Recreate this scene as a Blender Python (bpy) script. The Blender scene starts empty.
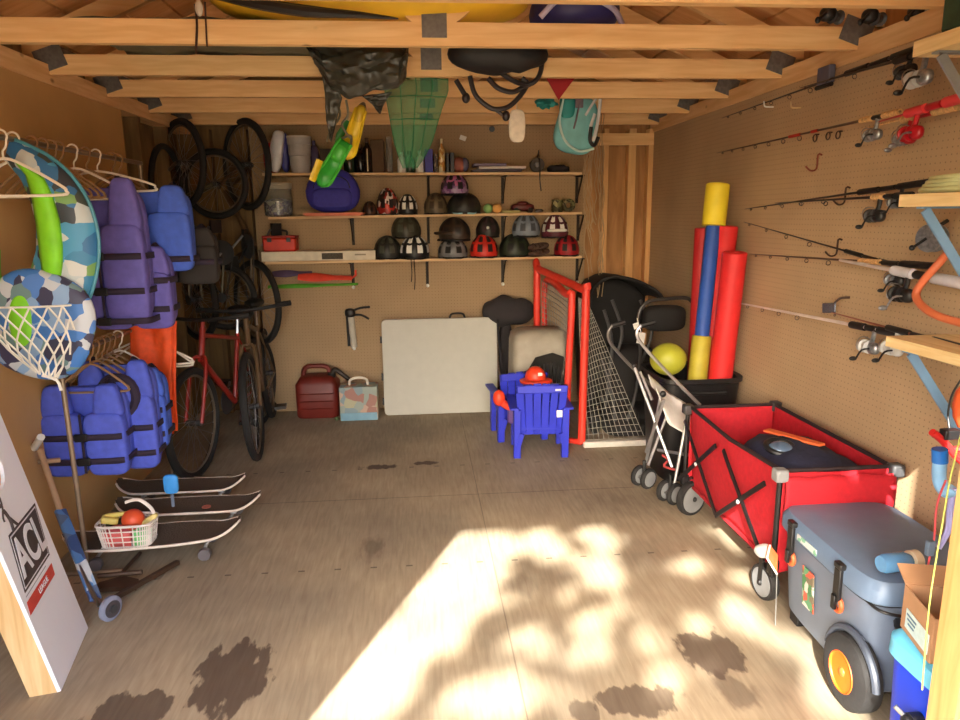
import bpy, math, random
from math import sin, cos, pi, radians as rad
from mathutils import Vector as V, Matrix, Euler, noise
random.seed(7)
SC = bpy.context.scene
COL = SC.collection

# ------------------------------------------------------------------ camera
FPX, PITCH, YAW, ROLL, EYE = 700.0, .2045, .0855, -.0115, 1.55
FW = V((sin(YAW)*cos(PITCH), cos(YAW)*cos(PITCH), -sin(PITCH)))
R0 = V((cos(YAW), -sin(YAW), 0)); U0 = R0.cross(FW)
RT = R0*cos(ROLL)+U0*sin(ROLL); UP = U0*cos(ROLL)-R0*sin(ROLL)
EYEP = V((0, 0, EYE))
cam = bpy.data.cameras.new('camera'); cam.sensor_width = 36; cam.lens = 36*FPX/960; cam.clip_start = .05
co = bpy.data.objects.new('camera', cam); COL.objects.link(co)
co.matrix_world = Matrix(((RT.x, UP.x, -FW.x, 0), (RT.y, UP.y, -FW.y, 0), (RT.z, UP.z, -FW.z, EYE), (0, 0, 0, 1)))
SC.camera = co
def ray(x, y): return FW+RT*((x-480)/FPX)-UP*((y-360)/FPX)
def FL(x, y, z=0): d = ray(x, y); return EYEP+d*((z-EYE)/d.z)      # where a line of sight meets a height
def PY(x, y, Y): d = ray(x, y); return EYEP+d*(Y/d.y)              # ... a depth
def PX(x, y, X): d = ray(x, y); return EYEP+d*(X/d.x)              # ... a side wall

# ------------------------------------------------------------------ materials
def lin(c):
    return tuple(((v/255)/12.92 if v/255 <= .04045 else ((v/255+.055)/1.055)**2.4) for v in c)
MATS = {}
def nt(m):
    t = m.node_tree; b = t.nodes['Principled BSDF']; return t, t.nodes, t.links, b
def mat(name, rgb, rough=.6, metal=0, var=.12, scale=14, bump=0, alpha=1, sheen=0, coat=0, trans=0):
    if name in MATS: return MATS[name]
    m = bpy.data.materials.new(name); m.use_nodes = True
    t, N, L, b = nt(m)
    c = lin(rgb)
    tc = N.new('ShaderNodeTexCoord'); n = N.new('ShaderNodeTexNoise'); n.inputs['Scale'].default_value = scale; n.inputs['Detail'].default_value = 4
    L.new(tc.outputs['Object'], n.inputs['Vector'])
    r = N.new('ShaderNodeValToRGB'); r.color_ramp.elements[0].position = .3; r.color_ramp.elements[1].position = .7
    r.color_ramp.elements[0].color = tuple(v*(1-var) for v in c)+(1,); r.color_ramp.elements[1].color = tuple(min(1, v*(1+var)) for v in c)+(1,)
    L.new(n.outputs['Fac'], r.inputs['Fac']); L.new(r.outputs['Color'], b.inputs['Base Color'])
    b.inputs['Roughness'].default_value = rough; b.inputs['Metallic'].default_value = metal
    if coat: b.inputs['Coat Weight'].default_value = coat
    if trans: b.inputs['Transmission Weight'].default_value = trans
    if sheen: b.inputs['Sheen Weight'].default_value = sheen
    if alpha < 1: b.inputs['Alpha'].default_value = alpha
    if bump:
        bp = N.new('ShaderNodeBump'); bp.inputs['Strength'].default_value = bump; bp.inputs['Distance'].default_value = .01
        L.new(n.outputs['Fac'], bp.inputs['Height']); L.new(bp.outputs['Normal'], b.inputs['Normal'])
    MATS[name] = m; return m
def wood(name, a, b_, stretch=(1, 14, 14), scale=3, rough=.65, knots=True):
    m = bpy.data.materials.new(name); m.use_nodes = True
    t, N, L, b = nt(m)
    tc = N.new('ShaderNodeTexCoord'); mp = N.new('ShaderNodeMapping'); mp.inputs['Scale'].default_value = stretch
    L.new(tc.outputs['Object'], mp.inputs['Vector'])
    n = N.new('ShaderNodeTexNoise'); n.inputs['Scale'].default_value = scale; n.inputs['Detail'].default_value = 5; n.inputs['Distortion'].default_value = .6
    L.new(mp.outputs['Vector'], n.inputs['Vector'])
    r = N.new('ShaderNodeValToRGB'); r.color_ramp.elements[0].position = .32; r.color_ramp.elements[1].position = .68
    r.color_ramp.elements[0].color = lin(a)+(1,); r.color_ramp.elements[1].color = lin(b_)+(1,)
    L.new(n.outputs['Fac'], r.inputs['Fac']); out = r.outputs['Color']
    if knots:
        mk = N.new('ShaderNodeMapping'); mk.inputs['Scale'].default_value = tuple(2.2*min(3, s)**.5 for s in stretch)
        L.new(tc.outputs['Object'], mk.inputs['Vector'])
        v = N.new('ShaderNodeTexVoronoi'); v.inputs['Scale'].default_value = 1.6; L.new(mk.outputs['Vector'], v.inputs['Vector'])
        cr = N.new('ShaderNodeValToRGB'); cr.color_ramp.elements[0].position = .03; cr.color_ramp.elements[1].position = .09
        cr.color_ramp.elements[0].color = (.35, .25, .18, 1); cr.color_ramp.elements[1].color = (1, 1, 1, 1)
        L.new(v.outputs['Distance'], cr.inputs['Fac'])
        mx = N.new('ShaderNodeMix'); mx.data_type = 'RGBA'; mx.blend_type = 'MULTIPLY'; mx.inputs[0].default_value = 1
        L.new(out, mx.inputs[6]); L.new(cr.outputs['Color'], mx.inputs[7]); out = mx.outputs[2]
    L.new(out, b.inputs['Base Color']); b.inputs['Roughness'].default_value = rough
    MATS[name] = m; return m
def pegboard(name, rgb, u, v):
    """brown hardboard with a grid of small holes one inch apart; u and v name the axes of the board's plane"""
    m = bpy.data.materials.new(name); m.use_nodes = True
    t, N, L, b = nt(m)
    c = lin(rgb)
    tc = N.new('ShaderNodeTexCoord'); sp = N.new('ShaderNodeSeparateXYZ'); L.new(tc.outputs['Object'], sp.inputs[0])
    def mth(op, x, y=None):
        k = N.new('ShaderNodeMath'); k.operation = op
        for i, w in enumerate((x, y)):
            if w is None: continue
            if isinstance(w, (int, float)): k.inputs[i].default_value = w
            else: L.new(w, k.inputs[i])
        return k.outputs[0]
    def cell(ax): return mth('SUBTRACT', mth('FRACT', mth('DIVIDE', sp.outputs[ax], .0254)), .5)
    a, d = cell(u), cell(v)
    dist = mth('SQRT', mth('ADD', mth('MULTIPLY', a, a), mth('MULTIPLY', d, d)))
    hole = mth('LESS_THAN', dist, .12)
    n = N.new('ShaderNodeTexNoise'); n.inputs['Scale'].default_value = 2.5; n.inputs['Detail'].default_value = 6; L.new(tc.outputs['Object'], n.inputs['Vector'])
    r = N.new('ShaderNodeValToRGB'); r.color_ramp.elements[0].position = .3; r.color_ramp.elements[1].position = .7
    r.color_ramp.elements[0].color = tuple(x*.9 for x in c)+(1,); r.color_ramp.elements[1].color = tuple(x*1.08 for x in c)+(1,)
    L.new(n.outputs['Fac'], r.inputs['Fac'])
    mx = N.new('ShaderNodeMix'); mx.data_type = 'RGBA'; L.new(hole, mx.inputs[0]); L.new(r.outputs['Color'], mx.inputs[6]); mx.inputs[7].default_value = tuple(x*.55 for x in c)+(1,)
    L.new(mx.outputs[2], b.inputs['Base Color']); b.inputs['Roughness'].default_value = .75
    MATS[name] = m; return m
def patches(name, cols, scale=30, rough=.6, kind='VORONOI'):
    m = bpy.data.materials.new(name); m.use_nodes = True
    t, N, L, b = nt(m)
    tc = N.new('ShaderNodeTexCoord'); n = N.new('ShaderNodeTexNoise'); n.inputs['Scale'].default_value = scale*.5; L.new(tc.outputs['Object'], n.inputs['Vector'])
    mx = N.new('ShaderNodeMix'); mx.data_type = 'RGBA'; mx.inputs[0].default_value = .06; L.new(tc.outputs['Object'], mx.inputs[6]); L.new(n.outputs['Color'], mx.inputs[7])
    v = N.new('ShaderNodeTexVoronoi'); v.inputs['Scale'].default_value = scale; L.new(mx.outputs[2], v.inputs['Vector'])
    s = N.new('ShaderNodeSeparateColor'); L.new(v.outputs['Color'], s.inputs[0])
    r = N.new('ShaderNodeValToRGB'); r.color_ramp.interpolation = 'CONSTANT'
    els = r.color_ramp.elements
    while len(els) < len(cols): els.new(.5)
    for i, c in enumerate(cols): els[i].position = i/len(cols); els[i].color = lin(c)+(1,)
    L.new(s.outputs[0], r.inputs['Fac']); L.new(r.outputs['Color'], b.inputs['Base Color']); b.inputs['Roughness'].default_value = rough
    MATS[name] = m; return m

# ------------------------------------------------------------------ mesh building
class G:
    def __init__(s): s.v = []; s.f = []; s.m = []
    def add(s, vs, fs, mi=0):
        o = len(s.v); s.v += [V(p) for p in vs]; s.f += [tuple(i+o for i in f) for f in fs]; s.m += [mi]*len(fs); return s
    def box(s, c, d, R=None, mi=0, taper=1):
        c = V(c); vs = []
        for z in (-1, 1):
            k = taper if z < 0 else 1
            for x, y in ((-1, -1), (1, -1), (1, 1), (-1, 1)):
                p = V((x*d[0]/2*k, y*d[1]/2*k, z*d[2]/2)); vs.append(c+(R @ p if R else p))
        return s.add(vs, [(3, 2, 1, 0), (4, 5, 6, 7), (0, 1, 5, 4), (1, 2, 6, 5), (2, 3, 7, 6), (3, 0, 4, 7)], mi)
    def bar(s, a, b, w, h, mi=0, up=(0, 0, 1)):
        a = V(a); b = V(b); d = (b-a); L = d.length; d.normalize(); x = V(up).cross(d)
        if x.length < 1e-4: x = V((1, 0, 0)).cross(d)
        x.normalize(); y = d.cross(x)
        R = Matrix((x, y, d)).transposed()
        return s.box((a+b)/2, (w, h, L), R, mi)
    def tube(s, P, r, n=8, mi=0, closed=False, flat=1):
        P = [V(p) for p in P]; m = len(P); rs = r if isinstance(r, (list, tuple)) else [r]*m
        t0 = ((P[1]-P[-1]) if closed else (P[1]-P[0])).normalized(); nrm = t0.orthogonal().normalized(); vs = []; prev = t0
        for i in range(m):
            if closed: t = (P[(i+1) % m]-P[i-1])
            else: t = P[min(i+1, m-1)]-P[max(i-1, 0)]
            if t.length < 1e-9: t = prev
            t = t.normalized(); q = prev.rotation_difference(t); nrm = (q @ nrm); nrm = (nrm-t*nrm.dot(t)).normalized(); prev = t
            bn = t.cross(nrm)
            for k in range(n):
                a = 2*pi*k/n; vs.append(P[i]+(nrm*cos(a)+bn*sin(a)*flat)*rs[i])
        fs = []
        for i in range(m if closed else m-1):
            j = (i+1) % m
            for k in range(n): l = (k+1) % n; fs.append((i*n+k, i*n+l, j*n+l, j*n+k))
        if not closed: fs += [tuple(range(n))[::-1], tuple((m-1)*n+k for k in range(n))]
        return s.add(vs, fs, mi)
    def cyl(s, a, b, r, r2=None, n=20, mi=0): return s.tube([a, b], [r, r if r2 is None else r2], n, mi)
    def lathe(s, prof, o=(0, 0, 0), ax=(0, 0, 1), n=28, mi=0, mis=None, cap=True):
        o = V(o); ax = V(ax).normalized(); u = ax.orthogonal().normalized(); w = ax.cross(u); vs = []; b = len(s.v)
        for r, z in prof:
            for k in range(n): a = 2*pi*k/n; vs.append(o+ax*z+(u*cos(a)+w*sin(a))*max(r, 1e-4))
        s.v += vs
        for i in range(len(prof)-1):
            for k in range(n):
                l = (k+1) % n; s.f.append((b+i*n+k, b+i*n+l, b+(i+1)*n+l, b+(i+1)*n+k)); s.m.append(mis[i] if mis else mi)
        if cap:
            s.f.append(tuple(b+k for k in range(n))[::-1]); s.m.append(mis[0] if mis else mi)
            s.f.append(tuple(b+(len(prof)-1)*n+k for k in range(n))); s.m.append(mis[-1] if mis else mi)
        return s
    def ell(s, c, d, e1=1, e2=1, R=None, mi=0, nu=24, nv=14, zmin=-1, fn=None):
        """superellipsoid: e < 1 boxy, 1 round"""
        c = V(c); P = lambda w, e: math.copysign(abs(w)**e, w)
        a0 = -pi/2 if zmin <= -1 else math.asin(zmin); vs = []; b = len(s.v)
        for i in range(nv+1):
            t = a0+(pi/2-a0)*i/nv
            for k in range(nu):
                a = 2*pi*k/nu
                p = V((d[0]*P(cos(t), e1)*P(cos(a), e2), d[1]*P(cos(t), e1)*P(sin(a), e2), d[2]*P(sin(t), e1)))
                if fn: p = fn(p, t, a)
                vs.append(c+(R @ p if R else p))
        s.v += vs
        for i in range(nv):
            for k in range(nu): l = (k+1) % nu; s.f.append((b+i*nu+k, b+i*nu+l, b+(i+1)*nu+l, b+(i+1)*nu+k)); s.m.append(mi(i, k) if callable(mi) else mi)
        s.f.append(tuple(b+k for k in range(nu))[::-1]); s.m.append(0 if callable(mi) else mi)
        return s
    def prism(s, poly, h, o=(0, 0, 0), u=(1, 0, 0), w=(0, 1, 0), mi=0):
        o = V(o); u = V(u); w = V(w); nn = u.cross(w).normalized()*h; k = len(poly)
        vs = [o+u*a+w*b for a, b in poly]; vs += [p+nn for p in vs]
        return s.add(vs, [tuple(range(k))[::-1], tuple(range(k, 2*k))]+[(i, (i+1) % k, (i+1) % k+k, i+k) for i in range(k)], mi)
    def sheet(s, fn, nu=16, nv=16, mi=0):
        vs = [fn(i/nu, j/nv) for j in range(nv+1) for i in range(nu+1)]
        return s.add(vs, [(j*(nu+1)+i, j*(nu+1)+i+1, (j+1)*(nu+1)+i+1, (j+1)*(nu+1)+i) for j in range(nv) for i in range(nu)], mi)
    def obj(s, name, mats, parent=None, label=None, smooth=40, bevel=0, solid=0, sub=0):
        root = parent
        while root is not None and root.parent is not None: root = root.parent
        if root is not None: org = ORG[root.name]
        else:
            xs = [p.x for p in s.v]; ys = [p.y for p in s.v]; zs = [p.z for p in s.v]
            org = V(((min(xs)+max(xs))/2, (min(ys)+max(ys))/2, min(zs)))
        me = bpy.data.meshes.new(name); me.from_pydata([p-org for p in s.v], [], s.f)
        ms = mats if isinstance(mats, (list, tuple)) else [mats]
        for m in ms: me.materials.append(m)
        me.polygons.foreach_set('material_index', s.m)
        if smooth:
            me.polygons.foreach_set('use_smooth', [True]*len(s.f)); me.set_sharp_from_angle(angle=rad(smooth))
        me.update()
        o = bpy.data.objects.new(name, me); COL.objects.link(o)
        if root is None: o.location = org; ORG[o.name] = org
        else: o.parent = parent
        if solid:
            q = o.modifiers.new('thickness', 'SOLIDIFY'); q.thickness = solid; q.offset = 0
        if bevel:
            q = o.modifiers.new('edges', 'BEVEL'); q.width = bevel; q.segments = 2; q.limit_method = 'ANGLE'; q.angle_limit = rad(40)
        if sub:
            q = o.modifiers.new('smoothing', 'SUBSURF'); q.levels = sub; q.render_levels = sub
        if label: o['label'] = label
        return o
ORG = {}
def tag(o, label, cat, group=None, kind=None):
    o['label'] = label; o['category'] = cat
    if group: o['group'] = group
    if kind: o['kind'] = kind
    return o
def thing(name, label, cat, loc=(0, 0, 0), group=None, rot=None, local=False):
    o = bpy.data.objects.new(name, None); COL.objects.link(o); o.location = loc; o.empty_display_size = .05
    if rot: o.rotation_euler = rot
    ORG[o.name] = V((0, 0, 0)) if (rot or local) else V(loc)
    return tag(o, label, cat, group)
def struct(name, g, mats, **k):
    o = g.obj(name, mats, **k); o['kind'] = 'structure'; return o
def arc(c, r, a0, a1, n, u=(1, 0, 0), w=(0, 0, 1)):
    c = V(c); u = V(u); w = V(w)
    return [c+u*(r*cos(a0+(a1-a0)*i/n))+w*(r*sin(a0+(a1-a0)*i/n)) for i in range(n+1)]
def smoothpath(P, n=6, closed=False):
    P = [V(p) for p in P]; out = []; m = len(P)
    for i in range(m if closed else m-1):
        if closed: a, b, c, d = P[i-1], P[i], P[(i+1) % m], P[(i+2) % m]
        else: a, b, c, d = P[max(i-1, 0)], P[i], P[i+1], P[min(i+2, m-1)]
        for k in range(n):
            t = k/n; out.append(.5*((2*b)+(c-a)*t+(2*a-5*b+4*c-d)*t*t+(3*b-a-3*c+d)*t**3))
    if not closed: out.append(P[-1])
    return out
def nz(x, y, z=0, s=1): return noise.noise(V((x*s, y*s, z*s)))
def lettering(name, txt, size, o, u, w, m, parent, ext=.0006, align='CENTER', sx=1, bold=0):
    """flat letters lying in the plane of u (reading direction) and w (up)"""
    c = bpy.data.curves.new(name, 'FONT'); c.body = txt; c.size = size; c.extrude = ext; c.align_x = align; c.align_y = 'CENTER'; c.offset = bold
    t = bpy.data.objects.new('tmp', c); COL.objects.link(t)
    me = bpy.data.meshes.new_from_object(t.evaluated_get(bpy.context.evaluated_depsgraph_get())); bpy.data.objects.remove(t)
    u = V(u).normalized(); w = V(w).normalized(); n_ = u.cross(w); o = V(o)
    root = parent
    while root.parent: root = root.parent
    for vx in me.vertices: vx.co = o+u*(vx.co.x*sx)+w*vx.co.y+n_*vx.co.z-ORG[root.name]
    me.materials.clear(); me.materials.append(m)
    ob = bpy.data.objects.new(name, me); COL.objects.link(ob); ob.parent = parent; return ob

# palette
BLK = mat('black_plastic', (24, 24, 26), .45); BLKF = mat('black_fabric', (26, 25, 26), .9, bump=.3, scale=60)
DKG = mat('dark_grey_plastic', (58, 58, 60), .5); GRY = mat('grey_plastic', (128, 130, 132), .5); LGR = mat('light_grey_plastic', (190, 192, 192), .5)
WHT = mat('white_plastic', (232, 230, 224), .4, var=.03); STL = mat('steel', (170, 172, 175), .3, 1, var=.05); ALU = mat('brushed_aluminium', (200, 200, 202), .38, 1, var=.06)
RED = mat('red_plastic', (205, 32, 26), .45); REDF = mat('red_canvas', (182, 20, 36), .8, bump=.15, scale=40)
ORG_ = mat('orange_plastic', (236, 92, 26), .45); YEL = mat('yellow_plastic', (232, 205, 30), .5); BLU = mat('blue_plastic', (38, 52, 178), .45)
GRN = mat('green_plastic', (48, 160, 52), .5); RUB = mat('black_rubber', (30, 29, 29), .8, bump=.2, scale=50)
PINE = wood('pine_lumber', (222, 174, 114), (240, 200, 142), (1, 12, 12), 3)
PINEY = wood('pine_lumber_lengthwise', (216, 170, 116), (236, 198, 146), (12, 1, 12), 3)
PINEZ = wood('pine_lumber_upright', (206, 158, 100), (226, 180, 122), (12, 12, 1), 3)
# ------------------------------------------------------------------ the shed
XL, XR, YB, ZC, YF = -1.70, 1.88, 5.62, 2.215, .30
def floor_material():
    m = bpy.data.materials.new('plywood_floor'); m.use_nodes = True
    t, N, L, b = nt(m)
    tc = N.new('ShaderNodeTexCoord')
    g = N.new('ShaderNodeNewGeometry')
    mp = N.new('ShaderNodeMapping'); mp.inputs['Scale'].default_value = (26, 2.4, 1); L.new(g.outputs['Position'], mp.inputs['Vector'])
    n = N.new('ShaderNodeTexNoise'); n.inputs['Scale'].default_value = 2.5; n.inputs['Detail'].default_value = 8; n.inputs['Distortion'].default_value = .5; L.new(mp.outputs[0], n.inputs['Vector'])
    r = N.new('ShaderNodeValToRGB'); r.color_ramp.elements[0].position = .25; r.color_ramp.elements[1].position = .78
    r.color_ramp.elements[0].color = lin((152, 137, 113))+(1,); r.color_ramp.elements[1].color = lin((178, 164, 138))+(1,)
    L.new(n.outputs['Fac'], r.inputs['Fac'])
    n2 = N.new('ShaderNodeTexNoise'); n2.inputs['Scale'].default_value = 1.7; n2.inputs['Detail'].default_value = 5; L.new(g.outputs['Position'], n2.inputs['Vector'])
    r2 = N.new('ShaderNodeValToRGB'); r2.color_ramp.elements[0].position = .35; r2.color_ramp.elements[1].position = .65
    r2.color_ramp.elements[0].color = (.72, .72, .74, 1); r2.color_ramp.elements[1].color = (1.05, 1.03, 1, 1); L.new(n2.outputs['Fac'], r2.inputs['Fac'])
    mx = N.new('ShaderNodeMix'); mx.data_type = 'RGBA'; mx.blend_type = 'MULTIPLY'; mx.inputs[0].default_value = 1
    L.new(r.outputs['Color'], mx.inputs[6]); L.new(r2.outputs['Color'], mx.inputs[7]); out = mx.outputs[2]
    # stains with ragged edges: centre x, y, half sizes, darkness
    nd = N.new('ShaderNodeTexNoise'); nd.inputs['Scale'].default_value = 9; nd.inputs['Detail'].default_value = 6
    mp2 = N.new('ShaderNodeMapping'); mp2.inputs['Scale'].default_value = (2.2, .7, 1); L.new(g.outputs['Position'], mp2.inputs['Vector']); L.new(mp2.outputs[0], nd.inputs['Vector'])
    def mth(op, x, y=None, clamp=False):
        k = N.new('ShaderNodeMath'); k.operation = op; k.use_clamp = clamp
        for i, w in enumerate((x, y)):
            if w is None: continue
            if isinstance(w, (int, float)): k.inputs[i].default_value = w
            else: L.new(w, k.inputs[i])
        return k.outputs[0]
    for (px, py, hx, hy, dark, soft) in STAINS:
        c = FL(px, py)
        a = N.new('ShaderNodeVectorMath'); a.operation = 'SUBTRACT'; L.new(g.outputs['Position'], a.inputs[0]); a.inputs[1].default_value = (c.x, c.y, 0)
        d = N.new('ShaderNodeVectorMath'); d.operation = 'DIVIDE'; L.new(a.outputs[0], d.inputs[0]); d.inputs[1].default_value = (hx, hy, 1)
        ln = N.new('ShaderNodeVectorMath'); ln.operation = 'LENGTH'; L.new(d.outputs[0], ln.inputs[0])
        e = mth('ADD', ln.outputs['Value'], mth('MULTIPLY', mth('SUBTRACT', nd.outputs['Fac'], .5), 1.9))
        k = mth('MULTIPLY', mth('SUBTRACT', 1, e), 1/soft, True)
        k = mth('MULTIPLY', k, dark)
        q = N.new('ShaderNodeMix'); q.data_type = 'RGBA'; L.new(k, q.inputs[0]); L.new(out, q.inputs[6]); q.inputs[7].default_value = lin((62, 44, 36))+(1,)
        out = q.outputs[2]
    # joints between sheets (across at two depths, one lengthwise) and rows of nails along them
    sp = N.new('ShaderNodeSeparateXYZ'); L.new(g.outputs['Position'], sp.inputs[0])
    def line(ax, at_, w, dark, out):
        k = mth('MULTIPLY', mth('LESS_THAN', mth('ABSOLUTE', mth('SUBTRACT', sp.outputs[ax], at_)), w), dark)
        q = N.new('ShaderNodeMix'); q.data_type = 'RGBA'; L.new(k, q.inputs[0]); L.new(out, q.inputs[6]); q.inputs[7].default_value = (.03, .02, .015, 1)
        return q.outputs[2]
    for ax, v, w, d in ((1, 1.32, .003, .6), (1, 3.72, .003, .55), (0, .30, .0025, .4)): out = line(ax, v, w, d, out)
    for yy in (2.93, 4.2):
        k = mth('LESS_THAN', mth('ABSOLUTE', mth('SUBTRACT', sp.outputs[1], yy)), .006)
        k2 = mth('LESS_THAN', mth('ABSOLUTE', mth('SUBTRACT', mth('FRACT', mth('DIVIDE', sp.outputs[0], .16)), .5)), .09)
        k = mth('MULTIPLY', mth('MULTIPLY', k, k2), .6)
        q = N.new('ShaderNodeMix'); q.data_type = 'RGBA'; L.new(k, q.inputs[0]); L.new(out, q.inputs[6]); q.inputs[7].default_value = (.02, .015, .01, 1); out = q.outputs[2]
    L.new(out, b.inputs['Base Color']); b.inputs['Roughness'].default_value = .8
    return m
STAINS = [(232, 675, .13, .2, .8, .12), (130, 712, .14, .1, .75, .12), (378, 467, .12, .05, .85, .3), (425, 463, .1, .035, .8, .3), (372, 548, .07, .14, .5, .5),
          (712, 652, .12, .14, .75, .15), (640, 700, .14, .08, .7, .15), (585, 712, .05, .06, .6, .2), (520, 585, .12, .1, .3, .6), (735, 690, .08, .1, .5, .3), (640, 500, .35, .3, .3, .8), (160, 575, .02, .05, .5, .3)]
FLOORM = floor_material()
PLYD = wood('dark_sheathing', (104, 80, 48), (136, 106, 66), (6, 6, .7), 3, .8, False)  # darker brown boards and studs for the recessed bike corner
PEGX = pegboard('brown_pegboard_side', (182, 154, 120), 1, 2); PEGY = pegboard('brown_pegboard_back', (166, 138, 103), 0, 2)
PEGL = mat('dark_brown_hardboard', (196, 156, 100), .7, var=.08, scale=3)
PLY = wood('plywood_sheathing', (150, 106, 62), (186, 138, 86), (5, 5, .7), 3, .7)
ROOFW = wood('roof_sheathing', (214, 152, 92), (236, 184, 124), (1, 9, 1), 2.2, .7, False)
struct('floor', G().box(((XL+XR)/2, 2.9, -.05), (XR-XL+.3, 5.8, .1)), FLOORM, smooth=0)
# side walls: pegboard sheets on the front part, bare studs behind
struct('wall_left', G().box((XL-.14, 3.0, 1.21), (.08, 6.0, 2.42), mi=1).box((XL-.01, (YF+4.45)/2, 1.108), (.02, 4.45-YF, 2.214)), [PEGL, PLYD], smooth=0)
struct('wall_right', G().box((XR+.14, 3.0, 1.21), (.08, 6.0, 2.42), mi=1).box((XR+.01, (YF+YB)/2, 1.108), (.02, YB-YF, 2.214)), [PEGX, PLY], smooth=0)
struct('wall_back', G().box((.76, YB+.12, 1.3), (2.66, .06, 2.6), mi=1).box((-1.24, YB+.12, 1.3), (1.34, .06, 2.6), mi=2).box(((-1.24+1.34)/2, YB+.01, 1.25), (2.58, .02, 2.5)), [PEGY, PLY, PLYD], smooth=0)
# gable triangle over the back wall and front wall with its opening
sl = .44; RZ = 2.32
def roofz(x): return RZ+(1.97-abs(x-.09))*sl
gb = G().prism([(-1.95, 2.3), (2.13, 2.3), (.09, roofz(.09))], .03, (0, YB+.16, 0), (1, 0, 0), (0, 0, 1))
struct('wall_gable', gb, PLY, smooth=0)
OPL, OPR, OPZ = -1.15, .98, 2.10
fr = G().box(((-1.9+OPL)/2, YF-.06, 1.16), (OPL+1.9, .12, 2.32)).box(((2.08+OPR)/2, YF-.06, 1.16), (2.08-OPR, .12, 2.32)).box(((OPL+OPR)/2, YF-.06, (OPZ+2.32)/2), (OPR-OPL, .12, 2.32-OPZ))
fr.prism([(-1.95, 2.32), (2.13, 2.32), (.09, roofz(.09)+.02)], .03, (0, YF-.03, 0), (1, 0, 0), (0, 0, 1))
struct('wall_front', fr, PLY, smooth=0)
for n_, X in ((1, XL-.055), (2, XL-.055)):
    Y = (4.75, 5.25)[n_-1]; struct('trim_%d' % n_, G().box((X, Y, 1.1), (.088, .038, 2.2)), PLYD, smooth=0)
for i, X in enumerate((1.50, 1.71, 1.86)): struct('trim_%d' % (3+i), G().box((X, YB+.045, 1.1), ((.038, .06, .038)[i], .088, 2.2)), PINEZ, smooth=0)
struct('trim_7', G().box((-1.28, YB+.045, 1.1), (.038, .088, 2.2)), PLYD, smooth=0)
struct('trim_8', G().box((-1.55, YB+.045, 1.1), (.038, .088, 2.2)), PLYD, smooth=0)
for n_, X in ((9, XL-.045), (10, XR+.045)): struct('trim_%d' % n_, G().box((X, 3.0, 2.17+.045), (.11, 5.4, .088)), PINEY, smooth=0)
struct('trim_11', G().box((1.61, YB+.02, 2.12), (.54, .04, .09)), PINE, smooth=0)
# roof: boards running front to back with dark gaps, in two slopes
rg = G(); k = math.atan(sl)
for sgn in (-1, 1):
    w = .19; d = .0; 
    while d < 2.25:
        a = d; b_ = min(d+w-.014, 2.25)
        x0 = .09+sgn*a*cos(k); x1 = .09+sgn*b_*cos(k); z0 = roofz(x0)+.09; z1 = roofz(x1)+.09
        q = [(x0, z0), (x1, z1), (x1, z1+.02), (x0, z0+.02)]
        if sgn > 0: q = q[::-1]
        rg.prism(q, 6.2, (0, -.1+6.2, 0), (1, 0, 0), (0, 0, 1)); d += w
    x0 = .09; x1 = .09+sgn*2.25*cos(k)
    rg.prism([(x0, roofz(x0)+.118), (x1, roofz(x1)+.118), (x1, roofz(x1)+.14), (x0, roofz(x0)+.14)], 6.2, (0, 6.1, 0), (1, 0, 0), (0, 0, 1), mi=1)
struct('ceiling', rg, [ROOFW, BLK], smooth=0)
PLATE = mat('galvanised_gusset', (112, 108, 104), .6, .3, var=.2, scale=60)
names = ['nearest the door, its lower chord at the top edge of the view', 'second from the door, with a cord looped over it', 'third from the door, with the black bag draped over it', 'fourth from the door', 'fifth from the door, where the aqua vest hangs', 'farthest from the door, close above the shelves']
TY = [2.385, 3.005, 3.635, 4.26, 4.875, 5.49]
for i, Y in enumerate(TY):
    t = thing('roof_truss', 'pine roof truss '+names[i], 'truss', (.09, Y, ZC), 'roof trusses across the shed')
    G().box((.09, Y+.019, ZC+.0445), (3.86, .038, .089)).obj('bottom_chord', PINE, t, smooth=0)
    for s in (-1, 1):
        x1 = .09+s*1.97; z1 = ZC+.10; x0 = .09; z0 = z1+1.97*sl-.02
        G().bar((x1, Y+.019, z1-.02), (x0, Y+.019, z0), .089, .038, up=(0, 1, 0)).obj('top_chord', PINE, t, smooth=0)
        G().bar((.09+s*.03, Y+.019, ZC+.09), (.09+s*.75, Y+.019, roofz(.09+s*.75)-.02), .07, .034, up=(0, 1, 0)).obj('web', PINE, t, smooth=0)
        ya = Y-.002
        cx = (XL+.02 if s < 0 else XR-.02)
        R = Euler((0, -s*-.32, 0)).to_matrix()
        G().box((cx, ya, ZC+.07), (.13, .004, .10), R).obj('gusset_plate', PLATE, t, smooth=0)
    G().box((.09, Y+.019, (ZC+.09+roofz(.09))/2), (.089, .034, roofz(.09)-ZC-.12)).obj('king_post', PINEZ, t, smooth=0)
    G().box((.09, Y-.002, ZC+.10), (.10, .004, .14)).obj('gusset_plate', PLATE, t, smooth=0)
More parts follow.
